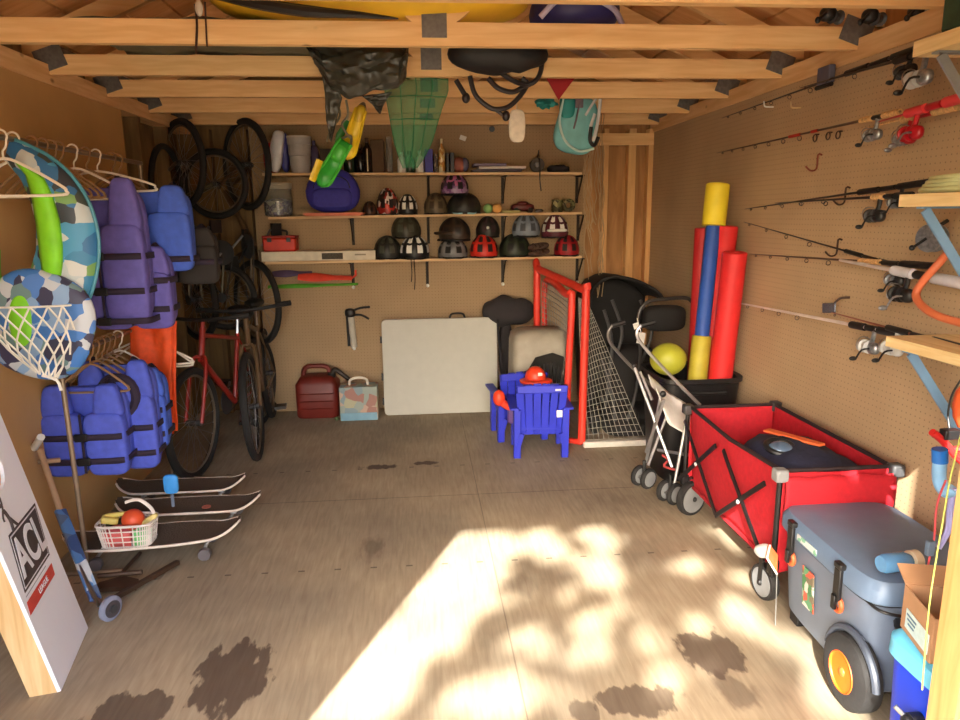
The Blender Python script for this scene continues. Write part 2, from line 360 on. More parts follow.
# outside: pale driveway ground and a leafy tree that dapples the sun on the floor
struct('ground_outside', G().box((0, -14, -.12), (50, 28.4, .04)), mat('dry_ground', (150, 140, 116), .9, scale=.8), smooth=0)
SUNH = V((.395, .92, 0)).normalized(); EL = rad(32.1)
SUND = (SUNH*cos(EL)+V((0, 0, -sin(EL)))).normalized()
su = bpy.data.lights.new('sun', 'SUN'); su.energy = 11.5; su.angle = .0093; su.color = (1, .95, .86)
so = bpy.data.objects.new('sun', su); COL.objects.link(so); so.rotation_euler = SUND.to_track_quat('-Z', 'Y').to_euler(); so.location = (-2, -4, 6)
BLOBS = [(470, 560, .17, .22), (448, 600, .2, .16), (412, 640, .17, .14), (372, 682, .18, .12), (345, 705, .2, .1), (545, 545, .12, .13), (500, 545, .12, .12), (600, 538, .1, .1), (600, 572, .11, .12),
         (592, 622, .075, .05), (535, 638, .08, .05), (588, 655, .08, .06), (482, 700, .12, .1), (692, 567, .08, .06), (720, 530, .14, .04), (742, 612, .09, .10), (700, 625, .06, .05),
         (815, 655, .1, .1), (835, 700, .1, .1), (790, 640, .06, .06), (745, 580, .06, .05), (640, 640, .05, .04), (520, 690, .05, .08), (660, 680, .06, .04), (740, 545, .05, .05), (620, 605, .04, .03), (500, 600, .05, .05), (560, 700, .05, .05)]
BL = [(FL(x, y).x, FL(x, y).y, a, b) for x, y, a, b in BLOBS]
tr = thing('shade_tree', 'leafy tree standing outside in front of the shed door', 'tree', (-7.2, -12.2, -.1))
LEAF = mat('tree_leaves', (70, 104, 40), .6, var=.3, scale=3)
lf = G(); rnd = random.Random(3)
cnt = 0
while cnt < 6600:
    X = rnd.uniform(-1.9, 2.9); Y = rnd.uniform(1.3, 4.6); T = rnd.uniform(8.5, 11.5)
    hit = any(((X-a)/(c+.02))**2+((Y-b)/(d*1.25+.03))**2 < 1 for a, b, c, d in BL)
    if hit: continue
    if X < 1.0 and rnd.random() < .3: continue
    if ((X-.62)/.5)**2+((Y-2.4)/.6)**2 > 9: continue
    if nz(X, Y, 5, 2.6) > .42 and rnd.random() < .6: continue
    p = V((X, Y, 0))-SUND*T
    R = Euler((rnd.uniform(-.9, .9), rnd.uniform(-.9, .9), rnd.uniform(0, 6.28))).to_matrix(); s = rnd.uniform(.04, .075)
    lf.add([p+R @ V(q)*s for q in ((-1, 0, 0), (-.3, .55, .08), (.5, .4, .05), (1.1, 0, 0), (.5, -.4, .05), (-.3, -.55, .08))], [(0, 1, 2, 3, 4, 5)]); cnt += 1
for _ in range(2500):
    p = V((rnd.gauss(-6.0, 1.6), rnd.gauss(-9.5, 1.3), rnd.gauss(7.6, .8)))
    R = Euler((rnd.uniform(-.9, .9), rnd.uniform(-.9, .9), rnd.uniform(0, 6.28))).to_matrix(); s = rnd.uniform(.08, .14)
    # keep the sun's way to the doorway clear of this denser part
    tt = -p.z/SUND.z; g_ = p+SUND*tt
    if -2.2 < g_.x < 3.2 and 1.2 < g_.y < 4.8: continue
    lf.add([p+R @ V(q)*s for q in ((-1, 0, 0), (-.3, .55, .08), (.5, .4, .05), (1.1, 0, 0), (.5, -.4, .05), (-.3, -.55, .08))], [(0, 1, 2, 3, 4, 5)])
lv = lf.obj('foliage', LEAF, tr, smooth=0)
BARK = mat('tree_bark', (92, 74, 56), .9, bump=.6, scale=20)
tk = G().tube(smoothpath([(-7.2, -12.2, -.1), (-7.1, -12.1, 2.5), (-6.7, -11.2, 4.6), (-6.2, -10.0, 6.6)]), [.26-.008*i for i in range(19)], 10)
tk.obj('trunk', BARK, tr)
G().tube(smoothpath([(-6.75, -11.3, 4.4), (-5.2, -9.4, 5.3), (-3.9, -7.4, 5.8)]), [.1-.006*i for i in range(13)], 8).obj('branch', BARK, tr)
G().tube(smoothpath([(-7.0, -11.9, 3.6), (-8.2, -10.6, 5.4), (-8.6, -9.6, 7.0)]), [.09-.005*i for i in range(13)], 8).obj('branch', BARK, tr)
# sky
w = bpy.data.worlds.new('sky'); SC.world = w; w.use_nodes = True
N = w.node_tree.nodes; L = w.node_tree.links; bg = N['Background']
sk = N.new('ShaderNodeTexSky'); sk.sky_type = 'NISHITA'; sk.sun_disc = False; sk.sun_elevation = EL; sk.sun_rotation = math.atan2(-SUNH.x, -SUNH.y); sk.air_density = 1; sk.dust_density = 3
L.new(sk.outputs[0], bg.inputs[0]); bg.inputs[1].default_value = .56
SC.view_settings.view_transform = 'Standard'; SC.view_settings.look = 'None'; SC.view_settings.gamma = 1; SC.view_settings.exposure = 1.42; SC.view_settings.use_curve_mapping = False
SC.cycles.max_bounces = 14; SC.cycles.diffuse_bounces = 5; SC.cycles.transparent_max_bounces = 16
SC.cycles.use_denoising = True
# ------------------------------------------------------------------ back wall shelves
SHY0, SHY1 = 5.37, 5.618
SHELF = wood('shelf_board', (196, 158, 110), (226, 194, 150), (1, 12, 12), 3)
BRK = mat('dark_steel_bracket', (44, 36, 30), .5, .5)
def sh_line(xl, yl, xr, yr): a = PY(xl, yl, SHY0); b = PY(xr, yr, SHY0); return a, b
SH = {}
for k, (n_, pts, bx) in enumerate((('top', (262, 173, 582, 172), (352, 428, 503, 578)), ('middle', (268, 217, 582, 212), (352, 428, 503, 579)), ('lowest', (265, 262, 582, 256), (352, 427, 503, 578)))):
    a, b = sh_line(*pts); SH[k] = (a, b)
    t = thing('wall_shelf', 'long %s pine shelf on the back wall' % {'top': 'uppermost', 'middle': 'middle', 'lowest': 'lowest'}[n_], 'shelf', (0, SHY1, a.z), 'pine shelves on the back wall')
    ym = (SHY0+SHY1)/2
    G().bar((a.x, ym, a.z-.009), (b.x, ym, b.z-.009), SHY1-SHY0, .018, up=(0, 0, 1)).obj('board', SHELF, t, smooth=0)
    for j, px in enumerate(bx):
        X = PY(px, pts[1], 5.58).x; z = a.z+(b.z-a.z)*(X-a.x)/(b.x-a.x)-.02
        g = G().box((X, SHY1-.006, z-.10), (.022, .008, .21)).box((X, ym+.01, z-.004), (.022, .22, .007)).bar((X, SHY1-.02, z-.17), (X, SHY0+.06, z-.008), .008, .014)
        br = g.obj('bracket', BRK, t, smooth=0)
        if k == 2: G().ell((X, SHY1-.018, z-.205), (.014, .01, .014)).obj('end_cap', WHT, br)
def shx(k, px, Y=5.48):
    a, b = SH[k]; y = (173, 215, 260)[k]; X = PY(px, y, Y).x
    return X, a.z+(b.z-a.z)*(X-a.x)/(b.x-a.x)+.0005
def pw(px0, px1, Y=5.48): return abs(PY(px1, 200, Y).x-PY(px0, 200, Y).x)
PSC = 5.48/700*1.015
def helmet(k, p0, p1, hpx, label, col, vent=None, Y=5.49, zoff=0, visor=None, strap=None, group='helmets on the back wall shelves', yaw=0, cat='helmet', tilt=0):
    """px extents and height in px give a real size at the shelf's depth"""
    X, z = shx(k, (p0+p1)/2, Y); r = pw(p0, p1, Y)/2; h = hpx*PSC; z += zoff
    t = thing('helmet', label, cat, (X, Y, z), group)
    vm = vent or BLK; R = Euler((tilt, 0, yaw)).to_matrix()
    nu, nv = 32, 12
    def idx(i, kk): return 1 if (kk % 4 in (1, 2) and (2 <= i <= 4 or 6 <= i <= nv-4)) else 0
    def shape(p, tt, a):
        kk = (a/(2*pi)*nu)
        q = 1-.075*(1 if int(round(kk)) % 4 in (2,) and .0 < sin(tt) < .9 else 0)
        return V((p.x*q, p.y*q, p.z*q+(.02*r if p.y < 0 else 0)))
    ry = min(r*1.15, .115)
    sh = G().ell((X, Y, z+h*.28), (r, ry, h*.72), R=R, nu=nu, nv=nv, zmin=-.35, mi=idx, fn=shape).obj('shell', [col, vm], t, smooth=50)
    rim = [V((X, Y, z+h*.28))+R @ V((r*.95*cos(a*pi/12), ry*.95*sin(a*pi/12), -h*.25)) for a in range(24)]
    G().tube(rim, r*.06, 6, closed=True).obj('rim', BLK, t)
    if visor: G().ell(V((X, Y, z))+R @ V((0, -ry*.78, h*.33)), (r*.75, r*.42, h*.07), .6, .8, R=R).obj('visor', visor, t)
    sm = strap or BLKF
    for s in (-1, 1):
        G().tube(smoothpath([V((X, Y, z))+R @ V(q) for q in ((s*r*.8, -ry*.3, h*.1), (s*r*.55, -ry*.9, h*.02), (s*r*.15, -ry*1.05, h*.03))], 4), r*.05, 6).obj('strap', sm, t)
    return t
def hm(n, c, **k): return mat('helmet_'+n, c, .5, var=.25, scale=22, **k)
# lowest shelf
hA = helmet(2, 374, 402, 22, 'low black bike helmet beside the long white box', hm('black', (34, 34, 32)), hm('dk', (70, 72, 60)))
helmet(2, 400, 430, 22, 'black and white striped helmet on the lowest shelf', BLK, WHT, Y=5.44, strap=BLKF)
helmet(2, 392, 422, 22, 'olive black helmet stacked on top of the striped helmet', hm('olive', (50, 48, 36)), hm('dk', (70, 72, 60)), zoff=.155, Y=5.5)
helmet(2, 438, 468, 19, 'grey silver helmet with its visor forward under a dark helmet', hm('silver', (112, 112, 114)), BLK, Y=5.45)
helmet(2, 436, 474, 22, 'dark brown helmet with a long peak on top of the silver one', hm('brown', (54, 42, 32)), BLK, zoff=.13, visor=hm('brown2', (60, 48, 36)), yaw=-1.1)
helmet(2, 470, 498, 22, 'glossy red helmet on the lowest shelf', hm('red', (196, 42, 28)), BLK, Y=5.44)
helmet(2, 476, 500, 20, 'black helmet with a small white badge above the red one', hm('black', (34, 34, 32)), hm('plum', (60, 40, 44)), zoff=.15, Y=5.5)
helmet(2, 499, 530, 22, 'dark green helmet low on the lowest shelf', hm('forest', (40, 48, 34)), BLK)
helmet(2, 512, 540, 22, 'blue grey helmet stacked above the dark green one', hm('bluegrey', (112, 124, 138)), hm('dk2', (60, 66, 74)), zoff=.15, Y=5.46)
helmet(2, 541, 568, 22, 'maroon and black helmet with white front on the lowest shelf', hm('maroon', (86, 30, 42)), WHT, zoff=.14, Y=5.46, visor=WHT)
helmet(2, 554, 579, 20, 'crimson helmet at the end of the lowest shelf', hm('crimson', (150, 26, 34)), BLK, Y=5.45)
t = [o for o in COL.objects if o.get('label') == 'black helmet with a small white badge above the red one'][0]
G().ell((t.location.x-.01, 5.5-.115, t.location.z+.075), (.012, .006, .012)).obj('badge', WHT, t)
for i, (px, ln) in enumerate(((411, .17), (414, .23))):
    X, z = shx(2, px, 5.36); G().tube(smoothpath([(X, 5.40, z+.05), (X, 5.355, z+.005), (X+.004, 5.352, z-ln*.6), (X-.003, 5.354, z-ln)], 4), .005, 6, flat=.4).obj('hanging_strap', BLKF, [o for o in COL.objects if o.get('label') == 'black and white striped helmet on the lowest shelf'][0])
# gloves between
X, z = shx(2, 541, 5.42)
t = thing('glove', 'pair of brown ribbed gloves lying before the maroon helmet', 'gloves', (X, 5.42, z))
for i in range(2):
    G().ell((X-.02, 5.40+.03*i, z+.03+.045*i), (.085, .045, .028), .8, .8, R=Euler((0, -.15, .1)).to_matrix()).obj('glove', mat('brown_glove', (74, 52, 42), .8, var=.3, scale=40), t)
    for q in range(3): G().tube([(X-.07+.03*q, 5.37+.03*i, z+.05+.045*i), (X-.05+.03*q, 5.345+.03*i, z+.03+.045*i)], .01, 6).obj('finger', mat('brown_glove', (74, 52, 42)), t)
# red case with dark handle
X, z = shx(2, 282, 5.47); 
t = thing('tackle_box', 'small red tackle box with dark handle on lowest shelf', 'tackle box', (X, 5.47, z+.072))
z2 = z+.073
G().box((X, 5.47, z2+.05), (.245, .14, .10)).obj('body', mat('case_red', (196, 48, 28), .5), t, bevel=.014)
G().box((X, 5.47, z2+.108), (.25, .145, .018)).obj('lid', mat('case_red_dark', (150, 34, 22), .5), t, bevel=.006)
G().tube(smoothpath([(X-.05, 5.46, z2+.115), (X-.045, 5.46, z2+.15), (X+.045, 5.46, z2+.15), (X+.05, 5.46, z2+.115)], 4), .008, 8).obj('handle', BLK, t)
for s in (-1, 1): G().box((X+s*.07, 5.397, z2+.085), (.03, .008, .03)).obj('latch', BLK, t)
X0, z = shx(2, 263, 5.44); X1, _ = shx(2, 376, 5.44)
t = thing('long_box', 'long flat white cardboard box under the red tackle box', 'box', ((X0+X1)/2, 5.46, z))
G().box(((X0+X1)/2, 5.47, z+.036), (X1-X0, .15, .07)).obj('carton', mat('white_card', (214, 204, 182), .8), t, bevel=.002)
Xa, _ = shx(2, 322, 5.39); Xb, _ = shx(2, 343, 5.39)
G().box(((Xa+Xb)/2, 5.394, z+.034), (Xb-Xa, .003, .046)).obj('label_panel', mat('dark_print', (70, 62, 48), .7, var=.4, scale=90), t, smooth=0)
Xa, _ = shx(2, 355, 5.39); Xb, _ = shx(2, 366, 5.39)
G().box(((Xa+Xb)/2, 5.394, z+.042), (Xb-Xa, .002, .012)).obj('printed_mark', mat('grey_print', (150, 140, 118), .7), t, smooth=0)
# under the lowest shelf: two paddles and a green stick held in the bracket
a, b = SH[2]
def hang(name, label, cat, p0, p1, m, r, Y=5.52, fl=.35, prof=None, group=None):
    A = PY(*p0, Y); B = PY(*p1, Y); t = thing(name, label, cat, (A.x, Y, A.z), group)
    P = [A.lerp(B, i/12) for i in range(13)]
    rs = prof or [r*(.55+.45*sin(pi*min(1, (i+.8)/9))) for i in range(13)]
    G().tube(P, rs, 12, flat=fl).obj('body', m, t); return t, A, B
t, A, B = hang('foam_paddle', 'dusky purple foam paddle tucked under the lowest shelf', 'paddle', (272, 274), (312, 273), mat('purple_foam', (84, 66, 96), .8), .036)
t, A, B = hang('foam_paddle', 'red orange foam paddle tucked under the lowest shelf', 'paddle', (298, 277), (352, 278), mat('red_foam', (214, 66, 44), .7), .042, Y=5.47)
G().tube([B, B+V((.03, 0, .02)), B+V((.03, 0, .06))], .008, 8).obj('handle', mat('red_foam', (214, 66, 44)), t)
t, A, B = hang('foam_stick', 'flat green stick hanging below the foam paddles', 'stick', (268, 287), (358, 284), mat('green_foam', (84, 158, 42), .7), .022, Y=5.46)
# grey tool on the pegboard
P = lambda x, y: PY(x, y, 5.585)
t = thing('caulking_gun', 'grey tube tool with black lever handles hanging on the pegboard', 'hand tool', (P(352, 350).x, 5.585, P(352, 350).z))
G().cyl(P(351, 317), P(354, 347), .026).obj('tube', mat('light_tube', (184, 178, 164), .4), t)
G().cyl(P(347, 316), P(349, 346), .010).obj('rail', BLK, t)
G().ell(P(350, 313), (.042, .03, .036), .7).obj('head', BLK, t)
G().tube(smoothpath([P(350, 312), P(360, 308), P(370, 307)], 4), .009, 8).obj('lever', BLK, t)
G().tube(smoothpath([P(352, 315), P(361, 315), P(369, 319)], 4), .009, 8).obj('lever', BLK, t)
G().cyl(P(354, 347), P(354.5, 350), .02, .008).obj('nozzle', WHT, t)
# middle shelf
X, z = shx(1, 279, 5.48)
t = thing('storage_jar', 'clear plastic jar of purple bits with a ribbed lid', 'jar', (X, 5.48, z))
CLR = mat('clear_plastic', (226, 230, 226), .08, trans=.85, var=0)
G().lathe([(.085, .003), (.1, .012), (.104, .10), (.102, .2), (.09, .215)], (X, 5.48, z), n=28).obj('jar', CLR, t)
G().lathe([(.084, .01), (.09, .02), (.09, .11), (.02, .13)], (X, 5.48, z)).obj('contents', patches('purple_bits', [(88, 78, 130), (150, 146, 170), (60, 56, 90), (200, 196, 190)], 60), t)
G().lathe([(.106, .2), (.108, .205), (.106, .212), (.109, .218), (.106, .226), (.109, .232), (.105, .245), (.03, .248)], (X, 5.48, z)).obj('lid', mat('grey_lid', (168, 160, 142), .5), t)
helmet(1, 363, 377, 13, 'tiny dark child helmet beside the blue backpack', hm('tiny', (72, 44, 30)), BLK, Y=5.46)
helmet(1, 377, 399, 25, 'red and white patterned helmet on the middle shelf', patches('red_white_pattern', [(196, 52, 34), (220, 210, 200), (150, 36, 28), (60, 40, 34)], 26, .4), BLK, Y=5.46)
helmet(1, 398, 418, 19, 'small black helmet with white stripes on the middle shelf', BLK, WHT, Y=5.45)
helmet(1, 424, 448, 20, 'dull brown helmet beside the dark one on middle shelf', hm('dull', (92, 80, 60)), hm('dk3', (60, 48, 38)), Y=5.47)
helmet(1, 447, 481, 20, 'black helmet with light blue chin strap below the pink one', hm('black', (34, 34, 32)), BLK, Y=5.47, strap=mat('light_blue_strap', (140, 190, 205), .6))
helmet(1, 441, 469, 20, 'pink and purple helmet topmost on the middle shelf', patches('pink_purple', [(120, 76, 130), (196, 110, 160), (70, 50, 84), (150, 120, 160)], 30, .35), BLK, zoff=.14, Y=5.47)
for px, lab, c in ((488, 'pale green ball on the middle shelf', (132, 178, 112)), (497, 'pale orange ball on the middle shelf', (232, 172, 96))):
    X, z = shx(1, px, 5.43); tag(G().ell((X, 5.43, z+.036), (.036, .036, .036)).obj('ball', mat('ball_'+lab[5:9], c, .5)), lab, 'ball')
X, z = shx(1, 511, 5.42); tag(G().box((X, 5.43, z+.011), (.14, .06, .02)).obj('notepad', mat('pale_pad', (170, 160, 104), .8), bevel=.003), 'thin pale yellow pad lying beside the small balls', 'pad')
X, z = shx(1, 523, 5.5)
t = thing('toy_car', 'low dark red toy car behind the pale pad', 'toy car', (X, 5.5, z))
G().ell((X, 5.52, z+.042), (.09, .045, .028), .6, .6).ell((X, 5.52, z+.066), (.045, .036, .022), .7, .7).obj('body', mat('dark_red', (96, 24, 26), .4), t)
for s in (-1, 1):
    for q in (-.04, .04): G().cyl((X+s*.055, 5.52+q, z+.02), (X+s*.055, 5.52+q*1.2, z+.02), .02).obj('wheel', RUB, t)
X, z = shx(1, 557, 5.46)
t = thing('camouflage_mug', 'camouflage patterned cup beside a coiled roll', 'cup', (X, 5.46, z))
CAMO = patches('camouflage', [(112, 108, 66), (70, 64, 38), (150, 140, 98), (50, 44, 30)], 45, .7)
G().lathe([(.036, 0), (.043, .008), (.045, .09), (.04, .095), (.038, .08)], (X, 5.46, z)).obj('cup', CAMO, t)
X, z = shx(1, 568, 5.44)
t = thing('rope_coil', 'coiled camouflage cord roll at the middle shelf end', 'cord', (X, 5.44, z))
for i in range(3): G().tube(arc((X, 5.41+.025*i, z+.052), .036, 0, 2*pi, 20)[:-1], .0135, 8, closed=True).obj('coil', CAMO, t)
X, z = shx(1, 539, 5.45); tag(G().ell((X, 5.45, z+.014), (.03, .025, .014), .7).obj('stone', mat('dark_grey_stone', (80, 70, 66), .8)), 'tiny dark grey lump between toy car and camouflage cup', 'stone')
# big blue rounded backpack with orange tray below it
X, z = shx(1, 334, 5.27)
t = thing('serving_tray', 'flat pinkish orange tray under the blue backpack', 'tray', (X+.005, 5.33, z))
G().prism([(-.21, .012), (-.19, 0), (.19, 0), (.21, .012), (.21, .022), (-.21, .022)],   .27, (X+.005, 5.45, z), (1, 0, 0), (0, 0, 1)).obj('tray_body', mat('salmon', (196, 104, 74), .6), t)
t = thing('backpack', 'round blue backpack standing on the middle shelf', 'backpack', (X, 5.27, z+.023))
NAVY = mat('royal_blue_cloth', (52, 50, 150), .75, bump=.2, scale=50)
zb = z+.023
G().ell((X, 5.275, zb+.155), (.195, .08, .155), .75, .8, fn=lambda p, tt, a: V((p.x*(1-.22*max(0, p.z/.165)), p.y, p.z))).obj('body', NAVY, t)
G().ell((X, 5.20, zb+.10), (.14, .022, .07), .5, .5).obj('pocket', NAVY, t)
G().tube(smoothpath([(X-.13, 5.21, zb+.17), (X-.1, 5.205, zb+.23), (X, 5.205, zb+.26), (X+.1, 5.205, zb+.23), (X+.13, 5.21, zb+.17)], 5), .004, 6).obj('zip', BLK, t)
G().tube(smoothpath([(X-.03, 5.275, zb+.3), (X, 5.275, zb+.33), (X+.03, 5.275, zb+.3)], 5), .007, 6).obj('loop', NAVY, t)
# top shelf
def bx(k, p0, p1, h, name, label, cat, m, Y=5.47, d=.14, bev=.004, zoff=0, group=None):
    X, z = shx(k, (p0+p1)/2, Y); w = pw(p0, p1, Y)
    return tag(G().box((X, Y, z+h*PSC/2+zoff), (w, d, h*PSC)).obj(name, m, bevel=bev), label, cat, group)
X, z = shx(0, 276, 5.47)
t = thing('snack_pouch', 'crumpled red white and blue plastic pouch on top shelf', 'pouch', (X, 5.47, z))
def pouch(p, tt, a): return V((p.x*(1+.25*nz(p.x, p.z, 1, 9)), p.y*(1+.3*nz(p.x, p.z, 3, 14)), p.z))
G().ell((X-.02, 5.46, z+.11), (.055, .05, .11), .6, .7, fn=pouch).obj('red_side', mat('pouch_red', (176, 40, 36), .35), t)
G().ell((X+.025, 5.44, z+.155), (.05, .045, .15), .6, .7, R=Euler((0, .2, 0)).to_matrix(), fn=pouch).obj('white_front', mat('pouch_white', (216, 216, 222), .3), t)
G().ell((X+.075, 5.48, z+.15), (.028, .04, .14), .6, .7, fn=pouch).obj('blue_side', mat('pouch_blue', (52, 54, 132), .35), t)
X, z = shx(0, 301, 5.45)
t = thing('grey_bucket', 'tapered grey white bucket with ribs on the top shelf', 'bucket', (X, 5.45, z))
G().lathe([(.062, 0), (.066, .005), (.07, .05), (.074, .055), (.075, .12), (.08, .125), (.082, .2), (.087, .205), (.088, .255), (.08, .256), (.066, .03)], (X, 5.45, z), cap=False).lathe([(.001, .004), (.062, .004)], (X, 5.45, z), cap=False).obj('pail', mat('bucket_grey', (170, 166, 162), .5), t)
G().lathe([(.09, .25), (.091, .262), (.02, .268)], (X, 5.45, z)).obj('lid', mat('bucket_lid', (190, 184, 172), .5), t)
X, z = shx(0, 315, 5.5); tag(G().lathe([(.03, 0), (.034, .004), (.034, .17), (.02, .2), (.012, .205), (.012, .24), (.001, .24)], (X, 5.52, z)).obj('spray_bottle', mat('dull_violet', (84, 70, 100), .5)), 'dull violet bottle beside the grey bucket', 'bottle')
bx(0, 322, 336, 22, 'paint_can', 'dark brown box behind the hanging green fin', 'box', mat('dark_brown_card', (60, 46, 32), .7), Y=5.5)
X, z = shx(0, 344, 5.5)
def bottle(px, r, h, label, m, capm, Y=5.48, k=0, neck=.35):
    X, z = shx(k, px, Y); t = thing('bottle', label, 'bottle', (X, Y, z), 'bottles on the top shelf')
    G().lathe([(r*.9, 0), (r, .006), (r, h*.62), (r*.85, h*.7), (r*neck, h*.8), (r*neck, h*.86)], (X, Y, z)).obj('body', m, t)
    G().lathe([(r*neck*1.2, h*.86), (r*neck*1.25, h*.88), (r*neck*1.2, h), (r*.05, h*1.005)], (X, Y, z)).obj('cap', capm, t); return t
bottle(350, .045, .2, 'dark green bottle behind the yellow swim fin', mat('bottle_green', (34, 50, 34), .2), BLK)
bottle(361, .04, .21, 'black bottle just beside the yellow fin', mat('bottle_black', (30, 26, 24), .2), mat('brown_cap', (80, 50, 30)))
t = bottle(368, .036, .25, 'dark bottle with white vertical stripe and tall neck', mat('bottle_black', (30, 26, 24), .2), mat('brown_cap', (80, 50, 30)), Y=5.42)
X, z = shx(0, 368, 5.383); G().box((X, 5.383, z+.09), (.008, .002, .16)).obj('stripe', mat('cream_print', (196, 176, 140)), t, smooth=0)
bx(0, 372, 385, 30, 'carton', 'tall brown carton on the top shelf', 'box', mat('carton_brown', (92, 70, 48), .8), Y=5.49)
X, z = shx(0, 390, 5.44)
t = thing('glass_vase', 'tall clear glass tube standing beside the brown carton', 'vase', (X, 5.44, z))
G().lathe([(.024, 0), (.024, .26), (.021, .26), (.021, .01), (.001, .01)], (X, 5.44, z), cap=False).obj('glass_tube', CLR, t)
bottle(402, .032, .15, 'small white bottle behind the green net, nearer the vase', WHT, WHT, Y=5.44)
bottle(410, .036, .16, 'small dark green bottle in the middle behind the net', mat('bottle_green', (34, 50, 34)), BLK, Y=5.46)
bottle(420, .032, .16, 'small white bottle behind the green net, nearer the blue carton', WHT, WHT, Y=5.44)
bx(0, 425, 433, 21, 'blue_carton', 'narrow bright blue carton on the top shelf', 'box', mat('carton_blue', (58, 60, 150), .6), Y=5.44)
bx(0, 434, 438, 17, 'book', 'thin dark book with pale dots beside blue carton', 'book', patches('dotted', [(70, 54, 44), (150, 130, 100), (50, 40, 34)], 60), Y=5.46)
t = bottle(442, .025, .245, 'slim cream and yellow bottle on the top shelf', patches('cream_yellow', [(206, 176, 110), (220, 204, 170), (176, 120, 50)], 30), mat('cream_cap', (214, 196, 160)), Y=5.43, neck=.3)
bx(0, 446, 449, 18, 'book', 'thin black book beside the slim cream bottle', 'book', BLK, Y=5.46)
bx(0, 450, 454, 18, 'book', 'thin grey book beside the pinkish toy ball', 'book', DKG, Y=5.46)
X, z = shx(0, 460, 5.45)
t = thing('toy_ball', 'reddish toy ball with a bluish side on top shelf', 'toy ball', (X, 5.45, z))
G().ell((X-.005, 5.45, z+.058), (.058, .055, .058)).obj('ball', mat('terracotta', (160, 92, 76), .6, var=.3), t)
G().ell((X+.035, 5.44, z+.06), (.034, .04, .05)).obj('side_panel', mat('slate', (88, 84, 110), .5), t)
for i, (p0, p1, m, lab) in enumerate(((472, 520, mat('plum_cover', (58, 44, 60), .5), 'bottom flat dark folder in the stack on top shelf'), (478, 524, mat('pale_cover', (206, 196, 190), .5), 'middle flat pale folder in the stack on top shelf'), (473, 505, mat('mauve_cover', (120, 104, 128), .5), 'topmost short mauve folder in the stack'))):
    X, z = shx(0, (p0+p1)/2, 5.46); G_ = G().box((X, 5.46, z+.013+.021*i), (pw(p0, p1, 5.46), .19, .018)); tag(G_.obj('folder', m, bevel=.003), lab, 'folder', 'folders on the top shelf')
X, z = shx(0, 537, 5.42)
t = thing('spool', 'dark wire spool with a cord hanging over the shelf edge', 'spool', (X, 5.42, z))
G().lathe([(.05, 0), (.052, .004), (.05, .01), (.028, .012), (.028, .05), (.05, .052), (.052, .058), (.05, .062)], (X, 5.385, z+.053), (0, 1, 0)).obj('reel', mat('dark_bronze', (52, 38, 30), .5), t)
G().ell((X-.005, 5.38, z+.055), (.02, .012, .02)).obj('hub', GRY, t)
G().tube(smoothpath([(X+.01, 5.38, z+.1), (X+.012, 5.36, z+.02), (X+.01, 5.352, z-.05), (X+.02, 5.352, z-.14)], 5), .0045, 6).obj('cord', BLK, t)
G().tube([(X, 5.40, z+.1), (X+.008, 5.40, z+.16)], .004, 6).obj('wire_end', BLK, t)
X, z = shx(0, 558, 5.47)
t = thing('work_glove', 'dark flat cloth heap at the end of the top shelf', 'cloth', (X, 5.47, z))
G().ell((X, 5.47, z+.028), (.085, .07, .028), .7, .8, fn=lambda p, tt, a: V((p.x, p.y, p.z*(1+.5*nz(p.x, p.y, 0, 30))))).obj('cloth', mat('dark_cloth', (40, 34, 38), .9), t)
tag(G().box(PY(463, 138, 5.612), (.05, .006, .035), Euler((0, .35, 0)).to_matrix()).obj('wall_tag', mat('paper_white', (235, 230, 222), .8), bevel=.002), 'small white tag pinned above the books on back wall', 'tag')
tag(G().cyl(PY(492, 129, 5.612), PY(492, 129, 5.58), .022).obj('round_bumper', BLK), 'small dark knob on the back wall under the truss', 'bumper')
# ------------------------------------------------------------------ garment rack, hangers, life vests
RX = -1.49
rk = thing('garment_rack', 'grey metal garment rack along the dark brown wall', 'clothes rack', (-1.5, 3.5, 0))
ROD = mat('rack_steel', (150, 132, 112), .4, .6)
zu, zl = 1.845, .985
G().tube([(RX, 2.55, zu), (RX, 4.1, zu)], .011, 10).obj('upper_rail', ROD, rk)
G().tube([(RX, 3.0, zl), (RX, 4.1, zl)], .010, 10).obj('lower_rail', ROD, rk)
for X, Y, z0, z1 in ((RX-.012, 3.0, 0, zu), (RX, 4.08, 0, zu)):
    G().tube([(X, Y, z0), (X, Y, z1)], .011, 10).obj('post', ROD, rk)
G().box((RX-.01, 3.0, zl), (.04, .04, .05)).obj('joint', ROD, rk)
G().tube([(-1.62, 4.08, .03), (-1.3, 4.08, .03)], .013, 8).obj('foot_bar', ROD, rk)
G().tube([(-1.66, 3.0, .014), (-1.34, 3.0, .014)], .013, 8).obj('foot_bar', ROD, rk)
HW = mat('white_hanger', (232, 222, 206), .35, var=.02); HB = mat('brown_hanger', (150, 116, 82), .3, var=.02)
